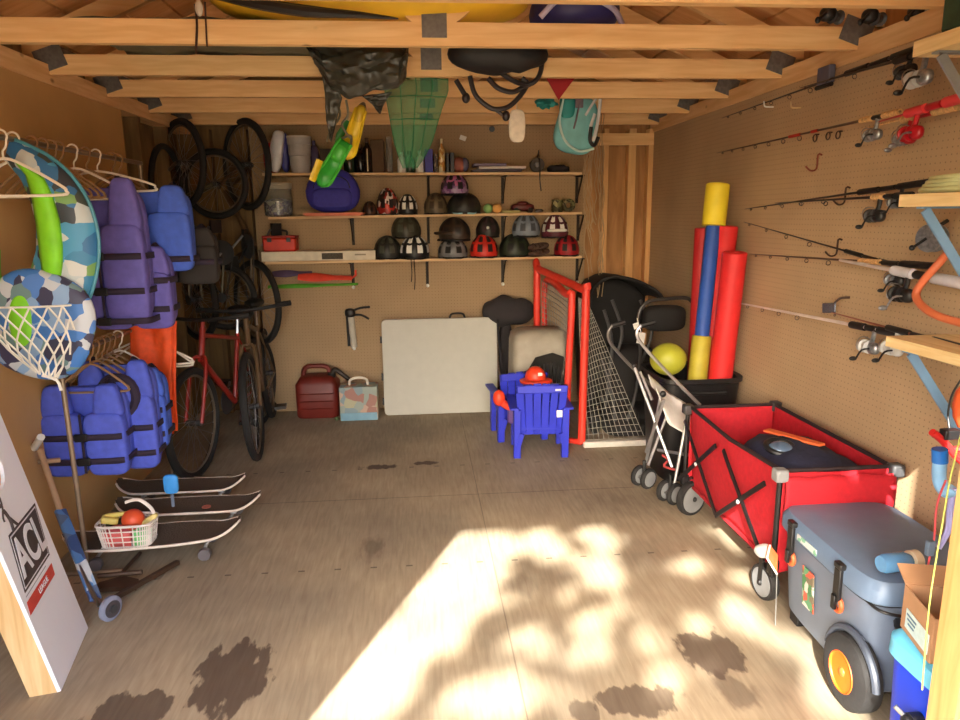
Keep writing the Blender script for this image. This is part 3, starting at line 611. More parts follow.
def hanger(Y, z, label, m=None, w=.2, group='hangers on the rack', ang=0, drop=.1):
    """plastic hanger: hook over the rail, sloping arms and a lower bar, in the plane across the rail"""
    R = Matrix.Rotation(ang, 3, 'Z'); c = V((RX, Y, z))
    t = thing('hanger', label, 'hanger', (RX, Y, z-.05), group); m = m or HW
    f = lambda x, zz: c+R @ V((x, 0, zz))
    hk = [f(.022*cos(a), .003+.022*sin(a)) for a in [pi*1.05-i*pi*1.25/10 for i in range(11)]]
    G().tube(smoothpath(hk+[f(.012, -.035), f(0, -.05), f(0, -.075)], 3), .0038, 7).obj('hook', m, t)
    G().tube(smoothpath([f(0, -.075), f(w*.5, -.075-drop*.4), f(w, -.075-drop), f(w+.012, -.09-drop), f(w, -.105-drop), f(0, -.108-drop), f(-w, -.105-drop), f(-w-.012, -.09-drop), f(-w, -.075-drop), f(-w*.5, -.075-drop*.4)], 4, True), .0055, 7, closed=True).obj('arms', m, t)
    return t
for i, Y in enumerate((2.78, 2.86)):
    hanger(Y, zu, ('white hanger at the near end of the upper rail', 'second white hanger, just behind the nearest one on the upper rail')[i], w=.19)
labs = ['brown hanger behind the patterned float on the upper rail', 'brown hanger third of the clear row', 'brown hanger midway along the empty row', 'brown hanger just before the white one']
for i, Y in enumerate((2.99, 3.07, 3.14, 3.2)): hanger(Y, zu, 'thin translucent brown hanger bunched on the upper rail', HB, w=.15, group='empty brown hangers on the upper rail')
hanger(3.32, zu, 'white hanger holding the tall purple vest', w=.2)
for i, Y in enumerate((3.44, 3.72, 3.8)): hanger(Y, zu, 'thin translucent brown hanger bunched on the upper rail', HB, w=.15, group='empty brown hangers on the upper rail')
hanger(3.55, zu, 'white hanger holding the bright blue vest', w=.24, drop=.06)
for Y in (3.24, 3.3, 3.36, 3.42, 3.48): hanger(Y, zl, 'thin translucent brown hanger bunched on the lower rail', HB, w=.14, group='brown hangers on the lower rail')
hanger(3.56, zl, 'white hanger above the lower blue vests', w=.15)
hanger(3.84, zl, 'white hanger sticking out behind the orange vest, upper one', w=.24)
hanger(3.92, zl, 'white hanger sticking out behind the orange vest, lower one', w=.21, drop=.13)
PUR = mat('purple_blue_nylon', (98, 88, 166), .75, bump=.25, scale=30); BLN = mat('blue_nylon', (78, 92, 196), .75, bump=.25, scale=30); BLN2 = mat('bright_blue_nylon', (66, 96, 196), .75, bump=.25, scale=30)
BELT = mat('dark_webbing', (44, 32, 50), .85)
def vest(X, Y, ztop, w, h, label, m, belts=(.42, .7), d=.09, group='life vests on the rack', yaw=0, shoulder=.3, cat='life vest', col2=None):
    """life vest seen from the front: shoulder straps, two foam front panels, foam back, belts with buckles"""
    t = thing('life_vest', label, cat, (X, Y, ztop-h), group, rot=(0, 0, yaw)); 
    m2 = col2 or m
    hh = h*(1-shoulder)
    for s in (-1, 1):
        g = G()
        g.ell((s*w*.255, -d*.5, hh*.5), (w*.25, d*.42, hh*.5), .35, .4, nu=28, nv=14)
        p = g.obj('front_panel', m, t)
        # upper chest piece narrowing to the shoulder
        G().ell((s*w*.31, -d*.42, hh+h*shoulder*.42), (w*.165, d*.34, h*shoulder*.62), .45, .5, nu=24, nv=12, fn=lambda q, tt, a, s=s: V((q.x*(1-.25*q.z/(h*shoulder*.62)), q.y, q.z))).obj('chest_panel', m2, t)
        G().tube(smoothpath([(s*w*.3, -d*.5, h*.93), (s*w*.27, 0, h*1.0), (s*w*.3, d*.5, h*.9)], 5), w*.075, 8, flat=.35).obj('shoulder_strap', BELT, t)
    G().tube([(0, -d*.93, .02), (0, -d*.9, hh)], .006, 6).obj('zip', BELT, t)
    G().ell((0, d*.4, h*.48), (w*.48, d*.34, h*.47), .35, .4).obj('back_panel', m, t)
    for k, b in enumerate(belts):
        z = h*(1-b)
        pts = [(w*.50*math.copysign(abs(cos(a))**.3, cos(a)), d*1.0*math.copysign(abs(sin(a))**.3, sin(a)), z) for a in [2*pi*i/40 for i in range(40)]]
        bl = G()
        n = len(pts); vs = []
        for x, y, zz in pts: vs += [(x, y, zz-.014), (x, y, zz+.014)]
        bl.add(vs, [(2*i, 2*((i+1) % n), 2*((i+1) % n)+1, 2*i+1) for i in range(n)])
        bo = bl.obj('belt', BELT, t, solid=.004)
        G().box((.0, -d*1.02, z), (.055, .014, .036)).obj('buckle', BLK, bo, bevel=.003)
    return t
def at(px, Y, X0=None): return PY(px, 250, Y).x
vest(-1.405, 3.33, 1.72, .38, .64, 'tall purple blue life vest on the upper rail', PUR, belts=(.52, .76, .97))
vest(-1.34, 3.45, 1.42, .36, .38, 'purple life vest behind and lower than the tall one', PUR, belts=(.4, .75), d=.08)
vest(-1.28, 3.56, 1.70, .40, .40, 'bright blue life vest on the upper rail nearest the bikes', BLN2, belts=(.85,), d=.08)
vest(-1.22, 3.74, 1.5, .40, .28, 'dark navy life vest hanging behind the bright blue one', mat('dark_navy', (44, 38, 36), .85), belts=(.6,), d=.08)
vest(-1.53, 3.24, .82, .36, .42, 'blue life vest nearest the rack post on the lower rail', BLN, belts=(.55, .82), d=.09)
vest(-1.43, 3.36, .90, .34, .52, 'middle blue life vest with armhole on the lower rail', BLN, belts=(.6, .84), d=.08)
vest(-1.42, 3.47, .84, .34, .40, 'farthest blue life vest on the lower rail beside orange', BLN2, belts=(.5, .8), d=.08)
# hood like collar of the middle lower vest
t = [o for o in COL.objects if o.get('label', '').startswith('middle blue life vest')][0]
G().tube(arc((.02, -.07, .36), .085, 0, 2*pi, 20, (.95, 0, .1), (0, -.1, 1.1))[:-1], .022, 8, closed=True).obj('collar', BELT, t)
G().ell((.02, -.055, .37), (.07, .03, .08), .8).obj('collar_pad', BLN, t)
# orange vest
OV = mat('orange_nylon', (238, 84, 30), .7, bump=.2, scale=30)
t = thing('safety_vest', 'bright orange sleeveless vest hanging behind the blue ones', 'vest', (-1.33, 3.72, .5))
def ovf(u, v):
    x = (-.13+.21*u)-.055*(1-v); y = .014*sin(u*9+v*4)+.01*nz(u, v, 0, 6); return V((-1.36+x, 3.72+y, .42+.60*v+.02*sin(u*pi)*(v > .95)))
G().sheet(ovf, 24, 30).obj('front', OV, t, solid=.006)
G().sheet(lambda u, v: ovf(u, v)+V((.005, .05, 0)), 24, 30).obj('back', OV, t, solid=.006)
G().tube([(-1.36-.14, 3.71, 1.02), (-1.36+.06, 3.71, 1.02)], .01, 8).obj('neck_band', OV, t)
# patterned swim float, near end of the upper rail
FLP = patches('float_print', [(60, 130, 170), (74, 150, 190), (52, 58, 66), (188, 196, 196), (120, 160, 90), (50, 110, 160), (62, 70, 64), (205, 205, 200)], 17, .5)
LIME = mat('lime_fabric', (132, 214, 36), .6); TEAL = mat('teal_plastic', (70, 140, 160), .4)
t = thing('swim_float', 'kids blue patterned swim float with lime band hanging up', 'swim float', (-1.5, 2.88, 1.2))
Yf = 2.86
def pf(x, y, d=0): return PY(x, y, Yf+d)
outer = [(10, 138), (30, 146), (52, 158), (72, 176), (88, 200), (97, 228), (99, 255), (94, 285), (84, 312), (74, 335)]
inner = [(4, 160), (20, 178), (30, 200), (36, 225), (36, 250), (30, 270), (20, 290), (14, 305), (10, 318), (8, 330)]
def band(o_, i_, u, v, bulge, y0):
    n = len(o_)-1; k = min(int(v*n), n-1); f = v*n-k
    a = V((*o_[k], 0)).lerp(V((*o_[k+1], 0)), f); b = V((*i_[k], 0)).lerp(V((*i_[k+1], 0)), f); p = a.lerp(b, u)
    return pf(p.x, p.y, y0-bulge*sin(pi*u)**.6*min(1, 6*v+.3, 6*(1-v)+.3))
g = G().sheet(lambda u, v: band(outer, inner, u, v, .05, 0), 14, 40); g.sheet(lambda u, v: band(outer, inner, 1-u, v, -.05, 0), 14, 40)
g.obj('body', FLP, t)
g1 = [(28, 168), (44, 178), (53, 196), (60, 220), (63, 245), (63, 262), (61, 280)]; g2 = [(14, 160), (26, 175), (32, 196), (36, 220), (39, 245), (41, 262), (44, 280)]
G().sheet(lambda u, v: band(g1, g2, u, v, .03, -.045), 8, 30).obj('lime_band', LIME, t, solid=.006)
G().tube(smoothpath([pf(x, y, -.005) for x, y in outer], 4), .007, 8).obj('piping', TEAL, t)
g3 = [(0, 250), (0, 268), (2, 284), (4, 295), (5, 305)]; g4 = [(-12, 240), (-12, 265), (-12, 285), (-10, 295), (-8, 305)]
G().sheet(lambda u, v: band(g3, g4, u, v, .02, -.06), 6, 12).obj('lime_strap', LIME, t, solid=.006)
# round patterned float below with a white ball net in front
t = thing('round_float', 'round blue patterned float hanging below the swim float', 'float', (-1.5, 2.8, .95))
c = PY(40, 325, 2.80); FLP2 = patches('float_print_blue', [(66, 120, 190), (140, 170, 205), (60, 58, 84), (196, 200, 205), (84, 130, 200), (110, 140, 140)], 20, .5)
G().ell(c, (.20, .045, .21), .8, .95, nu=32, nv=18, R=Euler((0, .35, 0)).to_matrix()).obj('disc', FLP2, t)
G().ell(c+V((-.045, -.035, .02)), (.045, .02, .10), .9, .9, R=Euler((0, .08, 0)).to_matrix()).obj('lime_patch', LIME, t)
NET = mat('white_net_cord', (225, 220, 208), .7)
t = thing('ball_net', 'white knotted ball net hung before the round float', 'net', (c.x, 2.72, .95))
g = G()
def np_(u, v):    # bag of netting
    a = pi*(1.05+.9*u); r = .16*(1-.75*v**2.2); return V((c.x+.01+r*1.0*cos(a)+.03*v, 2.745+.05*sin(a)*1.0*(1-v*.5)-.03, c.z+.085-.26*v-.02*cos(a)*v))
NU, NV = 7, 6
for j in range(NV):
    for i in range(NU):
        o = .5*(j % 2)
        a = np_((i+o)/NU, j/NV); 
        for di in (-.5, .5):
            q = (i+o+di)/NU
            if -.01 <= q <= 1.08: g.tube([a, np_(q, (j+1)/NV)], .0036, 5)
g.tube(smoothpath([np_(i/10, 0) for i in range(11)], 3), .004, 5)
g.tube(smoothpath([np_(.5, 1), np_(.5, 1)+V((.05, 0, -.02)), np_(.5, 1)+V((.06, 0, -.06))], 3), .006, 6)
g.obj('netting', NET, t)
# ------------------------------------------------------------------ cornhole board
P0 = V((-1.235, 2.19, .002)); Ub = V((-.075, .36, 0)); ulen = .36; uu = Ub.normalized()
vv = V((-.2, -.05, 1)).normalized(); vv = (vv-uu*vv.dot(uu)).normalized(); nn = uu.cross(vv).normalized()
if nn.x < 0: nn = -nn
t = thing('cornhole_board', 'white cornhole game board leaning by the dark brown wall', 'cornhole board', (P0.x, P0.y, 0))
BW, BH, BT = .42, 1.05, .095
# the board's far bottom corner stays on the floor line; width extends along the floor
O = P0+V((0, 0, 0)) 
def bp(a, b, c=0): return O+uu*a+vv*b+nn*c
W_ = .385
hole = (W_*.44, .76); HRr = .076
ring = [(hole[0]+HRr*cos(2*pi*i/32), hole[1]+HRr*sin(2*pi*i/32)) for i in range(32)]
# face plate with a round hole
outer_ = []
for i in range(32):
    a = 2*pi*i/32; dx, dy = cos(a), sin(a)
    k = min((W_-hole[0])/dx if dx > 1e-6 else (-hole[0]/dx if dx < -1e-6 else 9e9), (BH-hole[1])/dy if dy > 1e-6 else (-hole[1]/dy if dy < -1e-6 else 9e9))
    outer_.append([hole[0]+dx*k, hole[1]+dy*k])
for cx_, cy_ in ((0, 0), (W_, 0), (W_, BH), (0, BH)):
    j = min(range(32), key=lambda i: (outer_[i][0]-cx_)**2+(outer_[i][1]-cy_)**2); outer_[j] = [cx_, cy_]
g = G(); vs = [bp(a, b, 0) for a, b in ring]+[bp(a, b, 0) for a, b in outer_]+[bp(a, b, -.012) for a, b in ring]+[bp(a, b, -.012) for a, b in outer_]
fs = []
for i in range(32): j = (i+1) % 32; fs += [(i, 32+i, 32+j, j), (64+i, 64+j, 96+j, 96+i), (i, j, 64+j, 64+i), (32+i, 96+i, 96+j, 32+j)]
g.add(vs, fs).obj('face', mat('white_paint', (246, 249, 255), .35, var=.01), t, smooth=0)
for k, (a0, b0, a1, b1) in enumerate(((0, .0, 0, BH), (W_, 0, W_, BH), (.02, .009, W_-.02, .009), (.02, BH-.01, W_-.02, BH-.01))):
    q = .011 if k == 0 else (-.011 if k == 1 else 0)
    g = G(); A = bp(a0+q, b0, -.012-.04); B = bp(a1+q, b1, -.012-.04)
    g.bar(A, B, .08, .022 if k < 2 else .018, up=uu if k < 2 else vv) if k < 2 else g.bar(A, B, .018, .08, up=nn)
    g.obj('side_rail', PINEY if k > 1 else wood('rail_pine', (214, 170, 112), (238, 204, 150), (14, 14, 1.2), 3, knots=False), t, smooth=0)
INK = mat('dark_ink', (62, 50, 48), .5); REDI = mat('red_ink', (206, 66, 52), .5)
def quad(poly, m, name, h=.001, c0=.0005): return G().prism([(a, b) for a, b in poly], h, bp(0, 0, c0), uu, vv).obj(name, m, t, smooth=0)
def board_print():
    cx, cy = W_*.52, .455; w, h = .28, .19
    def par(x0, x1, y0, y1, sk=.05): return [(cx+x0+sk*y0/h, cy+y0), (cx+x1+sk*y0/h, cy+y0), (cx+x1+sk*y1/h, cy+y1), (cx+x0+sk*y1/h, cy+y1)]
    s_ = 1 if uu.cross(vv).dot(nn) > 0 else -1
    quad(par(-w/2, w/2, -h/2, h/2), INK, 'logo_frame', .0008*s_)
    quad(par(-w/2+.008, w/2-.008, -h/2+.008, h/2-.008), mat('white_ink', (236, 238, 242), .4), 'logo_rim', .0014*s_)
    quad(par(-w/2+.013, w/2-.013, -h/2+.013, h/2-.013), INK, 'logo_field', .002*s_)
    lettering('lettering', 'ACL', .18, bp(cx, cy-.002, .003), uu, vv, mat('white_ink', (236, 238, 242)), t, sx=.78, bold=.004)
    quad(par(-w/2-.005, w/2-.005, -h/2-.07, -h/2-.028), REDI, 'red_bar', .0008*s_)
    lettering('lettering', 'LEAGUE', .028, bp(cx-.022, cy-h/2-.049, .002), uu, vv, mat('white_ink', (236, 238, 242)), t)
    quad(par(-w/2, w/2-.06, -h/2-.014, -h/2-.011), mat('grey_ink', (170, 168, 170), .5), 'thin_line', .0008*s_)
    # throwing figure above the logo
    g = G(); F = lambda a, b: bp(cx-.075+a, cy+h/2+b, .0015)
    for q, r in (([(0, .0), (.006, .03), (0, .055), (-.012, .08)], .007), ([(.045, .0), (.025, .022), (.002, .05)], .006), ([(-.01, .078), (.0, .105), (.002, .125)], .0035), ([(-.012, .078), (-.028, .06), (-.03, .045)], .0035)):
        g.tube(smoothpath([F(a, b) for a, b in q], 4), r, 6, flat=.15)
    g.ell(F(-.018, .098), (.007, .007, .008)).ell(F(.006, .145), (.004, .004, .004))
    g.obj('player_figure', INK, t)
board_print()
for a in (.07, W_-.07):
    G().box(bp(a, BH*.78, -.075), (.03, .03, .3), Matrix((uu, nn, vv)).transposed()).obj('folded_leg', PINEZ, t, smooth=0)
# ------------------------------------------------------------------ boards, scooters, basket
GRIP = mat('black_grip_tape', (84, 70, 56), .95, bump=.4, scale=120); WEDGE = mat('pale_board_edge', (220, 206, 190), .5)
def skateboard(x0, x1, yc, z, wid, label, nose=.05, slot=0, yaw=0, trucks=True, wheelm=None, flip=False, name='skateboard', roll=0, extra=None):
    """deck lying along the room's width, its nose into the room"""
    t = thing(name, label, 'skateboard', ((x0+x1)/2, yc, z-.1), rot=(roll, 0, yaw)); L_ = x1-x0
    def dk(u, v, top):
        x = (u-.5)*L_; e = 1-abs(2*u-1)**(5 if name == 'skateboard' else 2.6); half = wid/2*max(.02, e)**.5
        y = (2*v-1)*half; k = max(0, (abs(x)-L_*.33)/(L_*.17)); zz = nose*k*k+.008*(2*v-1)**2
        return V((x, y, .1+zz+(0 if top else -.011)))
    g = G(); NU, NV = 40, 6
    g.sheet(lambda u, v: dk(u, v, True), NU, NV, 0)
    g.sheet(lambda u, v: dk(u, 1-v, False), NU, NV, 1)
    for vv_, sg in ((0, 1), (1, -1)):
        g.sheet(lambda u, v: dk(u, vv_, v > .5 if sg < 0 else v < .5), NU, 1, 1)
    g.obj('deck', [GRIP, WEDGE], t)
    for q in (0, 1): G().tube([dk(i/60, q, True)-V((0, 0, .005)) for i in range(1, 60)], .0062, 6).obj('rail_edge', WEDGE, t)
    if trucks:
        for s in (-1, 1):
            X = s*L_*.3
            tk = G().box((X, 0, .082), (.055, .04, .012)).cyl((X, -.075, .055), (X, .075, .055), .008, n=10).box((X, 0, .068), (.03, .03, .03)).obj('truck', ALU, t)
            for q in (-1, 1):
                G().lathe([(.012, -.018), (.026, -.018), (.029, -.012), (.029, .012), (.026, .018), (.012, .018)], (X, q*.095, .03+.004), (0, 1, 0), 20).obj('wheel', wheelm or mat('wheel_urethane', (90, 84, 84), .4), tk)
    return t
skateboard(-1.63, -.865, 3.12, .115, .25, 'nearest black longboard carrying the white basket', wheelm=mat('wheel_smoke', (96, 90, 92), .35), name='longboard', yaw=.10)
skateboard(-1.55, -.84, 3.46, .115, .21, 'second skateboard with a small pink disc on its deck', trucks=True)
skateboard(-1.66, -.98, 3.74, .115, .2, 'farthest skateboard against the front bike wheel')
t = [o for o in COL.objects if o.get('label', '').startswith('second skateboard')][0]
G().cyl((.09, -.03, .101), (.09, -.03, .105), .022).obj('pink_disc', mat('dusty_pink', (190, 110, 90), .6), t)
# basket with toys
t = thing('plastic_basket', 'white lattice plastic basket with arched handle on longboard', 'basket', (-1.335, 3.06, .1205))
B0, B1, bw, bd, bh = V((-1.335, 3.06, .1205)), 0, .24, .15, .105
BM = [mat('basket_white', (228, 216, 204), .5), mat('basket_pink', (206, 92, 86), .5), mat('basket_green', (110, 190, 110), .5)]
def bk(s, z):   # s goes round the rounded rectangle 0..1
    a = 2*pi*s; k = .86+.14*z/bh; return B0+V((bw/2*k*math.copysign(abs(cos(a))**.45, cos(a)), bd/2*k*math.copysign(abs(sin(a))**.45, sin(a)), z))
g = G()
for i in range(44):
    g.tube([bk(i/44, .0), bk(i/44, bh)], .0028, 5)
for z in (0, .03, .055, .08): g.tube([bk(i/44, z) for i in range(44)], .003, 5, closed=True)
g.obj('lattice', BM[0], t)
G().sheet(lambda u, v: bk(.5+.02+.24*u, .008+.075*v)+V((0, .006, 0)), 12, 3).obj('pink_liner', BM[1], t, solid=.002)
G().sheet(lambda u, v: bk(.77+.2*u, .008+.075*v)+V((0, .006, 0)), 12, 3).obj('green_liner', BM[2], t, solid=.002)
G().prism([(-.1, -.06), (.1, -.06), (.1, .06), (-.1, .06)], .003, B0+V((0, 0, .002)), (1, 0, 0), (0, 1, 0)).obj('base', BM[0], t)
G().tube([bk(i/44, bh) for i in range(44)], .006, 6, closed=True).obj('rim', BM[0], t)
G().tube(smoothpath([bk(.0, bh), bk(.0, bh)+V((-.01, 0, .05)), B0+V((.06, .0, bh+.095)), B0+V((.0, .0, bh+.085))], 5), .008, 8, flat=.6).obj('handle', BM[0], t)
def toy(name, label, cat, g, m): return tag(g.obj(name, m), label, cat)
tag(G().ell(B0+V((.025, 0, .105)), (.048, .048, .05)).obj('ball', mat('toy_orange', (222, 84, 44), .5)), 'orange red ball in the white basket', 'ball')
t = thing('toy_shovel', 'pale yellow toy shovel in the white basket', 'toy shovel', tuple(B0+V((-.03, 0, .07))))
G().tube([B0+V((-.09, .0, .13)), B0+V((.01, .01, .135))], .011, 8).obj('handle', mat('toy_yellow', (206, 186, 96), .5), t)
G().box(B0+V((-.07, -.01, .115)), (.07, .05, .03), Euler((0, .3, .3)).to_matrix()).obj('blade', mat('toy_yellow', (206, 186, 96)), t, bevel=.008)
tag(G().ell(B0+V((.09, 0, .10)), (.05, .02, .014), .6, .8, R=Euler((0, -.6, 0)).to_matrix()).obj('toy_scoop', mat('toy_cream', (216, 196, 120), .5)), 'small cream toy scoop leaning on the basket rim', 'toy scoop')
tag(G().box(B0+V((-.05, .03, .05)), (.1, .06, .09)).obj('toy_block', mat('toy_dark_green', (60, 66, 40), .6), bevel=.01), 'dark green toy block down in the basket', 'toy block')
tag(G().ell(B0+V((-.03, -.02, .05)), (.06, .035, .04), .7).obj('toy_cup', mat('toy_pink', (200, 90, 96), .5)), 'pink toy cup low in the white basket', 'toy cup')
tag(G().ell(B0+V((.06, .0, .045)), (.04, .045, .04), .7).obj('toy_cup', mat('toy_green', (120, 196, 120), .5)), 'light green toy cup low in the white basket', 'toy cup')
# blue brush on the second board
t = thing('paddle_brush', 'bright blue paddle shaped brush standing beside the basket', 'brush', (-1.13, 3.4, .23))
c = PY(171, 484, 3.25)
G().ell(c, (.034, .014, .048), .5, .6).obj('head', mat('sky_blue', (58, 146, 220), .5), t)
G().tube([c-V((0, 0, .04)), V((c.x-.008, 3.27, c.z-.12))], .008, 8).obj('handle', mat('sky_blue_grip', (110, 120, 140)), t)
# scooters
def scooter_wheel(g, c, ax, r, mi=0): g.lathe([(r*.3, -.012), (r*.82, -.012), (r, -.006), (r, .006), (r*.82, .012), (r*.3, .012)], c, ax, 24, mi=mi)
t = thing('kick_scooter', 'kick scooter with blue deck leaning between board and rack', 'scooter', (-1.26, 2.62, 0))
A = V((-1.26, 2.60, .048)); 
dr = lambda x, y, Y: PY(x, y, Y)
top = dr(60, 510, 2.95); bot = dr(96, 600, 2.66)
g = G(); dkm = patches('scooter_print', [(84, 130, 186), (150, 180, 206), (60, 84, 130), (206, 210, 212), (90, 110, 140)], 16, .4)
side = V((.45, .9, 0)).normalized()
g.bar(bot, top, .045, .018, up=side.cross(top-bot)); g.obj('deck', dkm, t, bevel=.004)
G().tube([dr(66, 540, 2.85), dr(99, 606, 2.62)], .008, 8).obj('brake_bar', STL, t)
g = G(); scooter_wheel(g, V((-1.245, 2.615, .052)), (.9, -.45, 0), .05); w_ = g.obj('wheel', mat('clear_grey_wheel', (128, 132, 150), .2), t)
G().cyl(V((-1.245, 2.615, .052))-V((.0125, -.0065, 0)), V((-1.245, 2.615, .052))+V((.0125, -.0065, 0)), .034, n=24).obj('wheel_core', mat('wheel_core_dark', (66, 62, 66), .4), w_)
G().cyl(V((-1.245, 2.615, .052))-V((.016, -.008, 0)), V((-1.245, 2.615, .052))+V((.018, -.009, 0)), .016).obj('hub', DKG, w_)
G().tube([bot, V((-1.245, 2.615, .052))], .012, 8).obj('fork', STL, t)
G().tube([top, dr(40, 450, 3.05)], .013, 8).obj('stem', mat('pale_grip', (176, 142, 108), .5), t)
G().tube([dr(34, 448, 3.08), dr(41, 437, 3.0)], .016, 8).obj('handle_grip', WHT, t)
G().tube([dr(38, 462, 3.05), dr(60, 460, 3.1)], .011, 8).obj('handlebar', mat('pale_grip', (176, 142, 108)), t)
t = thing('kick_scooter', 'dark folded scooter lying on the floor below the longboard', 'scooter', (-1.15, 2.8, 0))
a = FL(104, 604, .03); b = FL(178, 562, .03)
G().bar(a, b, .022, .018).obj('deck_rail', mat('bronze_dark', (78, 58, 44), .5, .4), t)
c1 = FL(100, 580, .035); c2 = FL(142, 578, .035)
G().prism([(0, 0), (.17, .0), (.16, .06), (.08, .1), (.0, .05)], .02, V((c1.x, c1.y-.06, .01)), (1, 0, 0), (0, 1, 0)).obj('folding_plate', mat('bronze_dark', (78, 58, 44)), t)
G().tube([FL(98, 576, .06), FL(142, 572, .06)], .011, 8).obj('brace', mat('bronze_dark', (78, 58, 44)), t)
G().tube([FL(120, 575, .05), FL(140, 553, .05)], .009, 8).obj('stem', mat('bronze_dark', (78, 58, 44)), t)
# ------------------------------------------------------------------ bicycles
FRB = mat('bike_red', (150, 34, 26), .35, coat=.4); FRD = mat('bike_dark', (96, 74, 50), .4, coat=.3); FRG = mat('bike_grey', (110, 96, 78), .4, .4)
def bike(label, loc, rot, fm, r=.33, wb=1.03, kids=False, saddle_m=None, steer=0):
    """bicycle along local x, front wheel at +x, hub line y=0, wheels standing on z=0"""
    t = thing('bicycle', label, 'bicycle', loc, 'bicycles in the back corner', rot=rot)
    f = V((wb/2, 0, r)); b = V((-wb/2, 0, r)); bb = V((-.08, 0, r-.03)); st = V((-.22, 0, r+.42)); hd = V((wb/2-.22, 0, r+.50)); hl = V((wb/2-.17, 0, r+.36))
    for c in (f, b):
        w_ = G().tube(arc(c, r-.024, 0, 2*pi, 40)[:-1], .024, 8, closed=True).obj('wheel', RUB, t)
        G().tube(arc(c, r-.05, 0, 2*pi, 36)[:-1], .009, 6, closed=True).obj('rim', mat('rim_grey', (120, 108, 92), .4, .5), w_)
        g = G()
        for i in range(24):
            a = 2*pi*i/24; g.tube([c+V((.018*cos(a+1.2), .02*(1 if i % 2 else -1), .018*sin(a+1.2))), c+V(((r-.055)*cos(a), 0, (r-.055)*sin(a)))], .0013, 4)
        g.obj('spokes', STL, w_); G().cyl(c-V((0, .045, 0)), c+V((0, .045, 0)), .018, n=12).obj('hub', DKG, w_)
    fr_ = G()
    for a, c, rr in ((bb, st, .016), (st+V((0, 0, -.03)), hd, .015), (bb, hl, .019), (hl-V((.01, 0, .0)), hd+V((-.012, 0, .04)), .019)): fr_.tube([a, c], rr, 10)
    for s in (-1, 1): fr_.tube([b+V((0, s*.05, 0)), bb+V((-.03, s*.03, 0))], .009, 8); fr_.tube([b+V((0, s*.05, 0)), st+V((.0, s*.012, -.05))], .008, 8)
    fr_.obj('frame', fm, t)
    fk = G()
    for s in (-1, 1): fk.tube(smoothpath([f+V((0, s*.05, 0)), hl+V((.03, s*.045, -.02)), hl+V((0, 0, .01))], 4), .012, 8)
    fk.tube([hl, hd+V((-.03, 0, .1))], .014, 8); fk.obj('fork', fm if not kids else DKG, t)
    G().tube(smoothpath([hd+V((-.02, -.30, .12)), hd+V((.02, -.18, .11)), hd+V((.03, 0, .10)), hd+V((.02, .18, .11)), hd+V((-.02, .30, .12))], 4), .012, 8).obj('handlebar', BLK, t)
    for s in (-1, 1): G().tube([hd+V((-.02, s*.30, .12)), hd+V((.0, s*.2, .115))], .018, 8).obj('grip', RUB, t)
    G().tube([st, st+V((-.03, 0, .14))], .012, 8).obj('seat_post', STL, t)
    G().ell(st+V((-.03, 0, .165)), (.13, .07, .028), .8, .8, fn=lambda p, tt, a: V((p.x, p.y*(1-.55*max(0, p.x/.13)), p.z))).obj('saddle', saddle_m or BLK, t)
    cr = G().lathe([(.02, -.004), (.09, -.004), (.092, 0), (.09, .004), (.02, .004)], bb+V((0, -.055, 0)), (0, 1, 0), 28).obj('chainring', DKG, t)
    for s in (-1, 1):
        e = bb+V((s*.12, s*.075, -s*.11)); G().tube([bb+V((0, s*.065, 0)), e], .009, 8).obj('crank', STL, t); G().box(e+V((0, s*.05, 0)), (.09, .08, .022)).obj('pedal', BLK, t)
    g = G()
    for s in (-1, 1): g.tube([b+V((0, -.055, s*.035)), bb+V((0, -.055, s*.09))], .004, 5)
    g.lathe([(.01, -.003), (.036, -.003), (.036, .003), (.01, .003)], b+V((0, -.055, 0)), (0, 1, 0), 20); g.obj('chain', DKG, t)
    return t
# standing red bike, front wheel nearest the door
bike('red bicycle standing on the floor with its front wheel toward the boards', (-1.30, 4.72, 0), (0, 0, rad(-98)), FRB, r=.34, wb=1.08)
bike('dark brown bicycle standing close behind the red one, its handlebar higher', (-1.13, 4.98, 0), (rad(3), 0, rad(-84)), FRD, r=.355, wb=1.0)
# two bikes hung up by a wheel from the trusses, standing on end
bike('dark bicycle hung on end in the corner, nearest the shelves', (-1.02, 5.22, 1.42), (rad(4), rad(-90), rad(-52)), FRD, r=.33, wb=1.02, saddle_m=mat('brown_saddle', (70, 50, 34), .7))
bike('grey bicycle hung on end in the corner, against the side wall', (-1.40, 4.98, 1.45), (rad(-6), rad(-90), rad(-40)), FRG, r=.30, wb=.95)
bike('small grey bicycle hung on end between the two larger hung bikes', (-1.2, 5.32, 1.38), (rad(5), rad(-90), rad(-15)), mat('bike_olive', (92, 84, 62), .4), r=.25, wb=.82)
tag(G().tube(arc((XL+.04, 5.0, 1.72), .3, 0, 2*pi, 36, (0, 1, 0), (0, 0, 1))[:-1], .02, 8, closed=True).obj('spare_inner_tube', RUB), 'spare tyre hung on the bare side wall behind the bikes', 'inner tube')
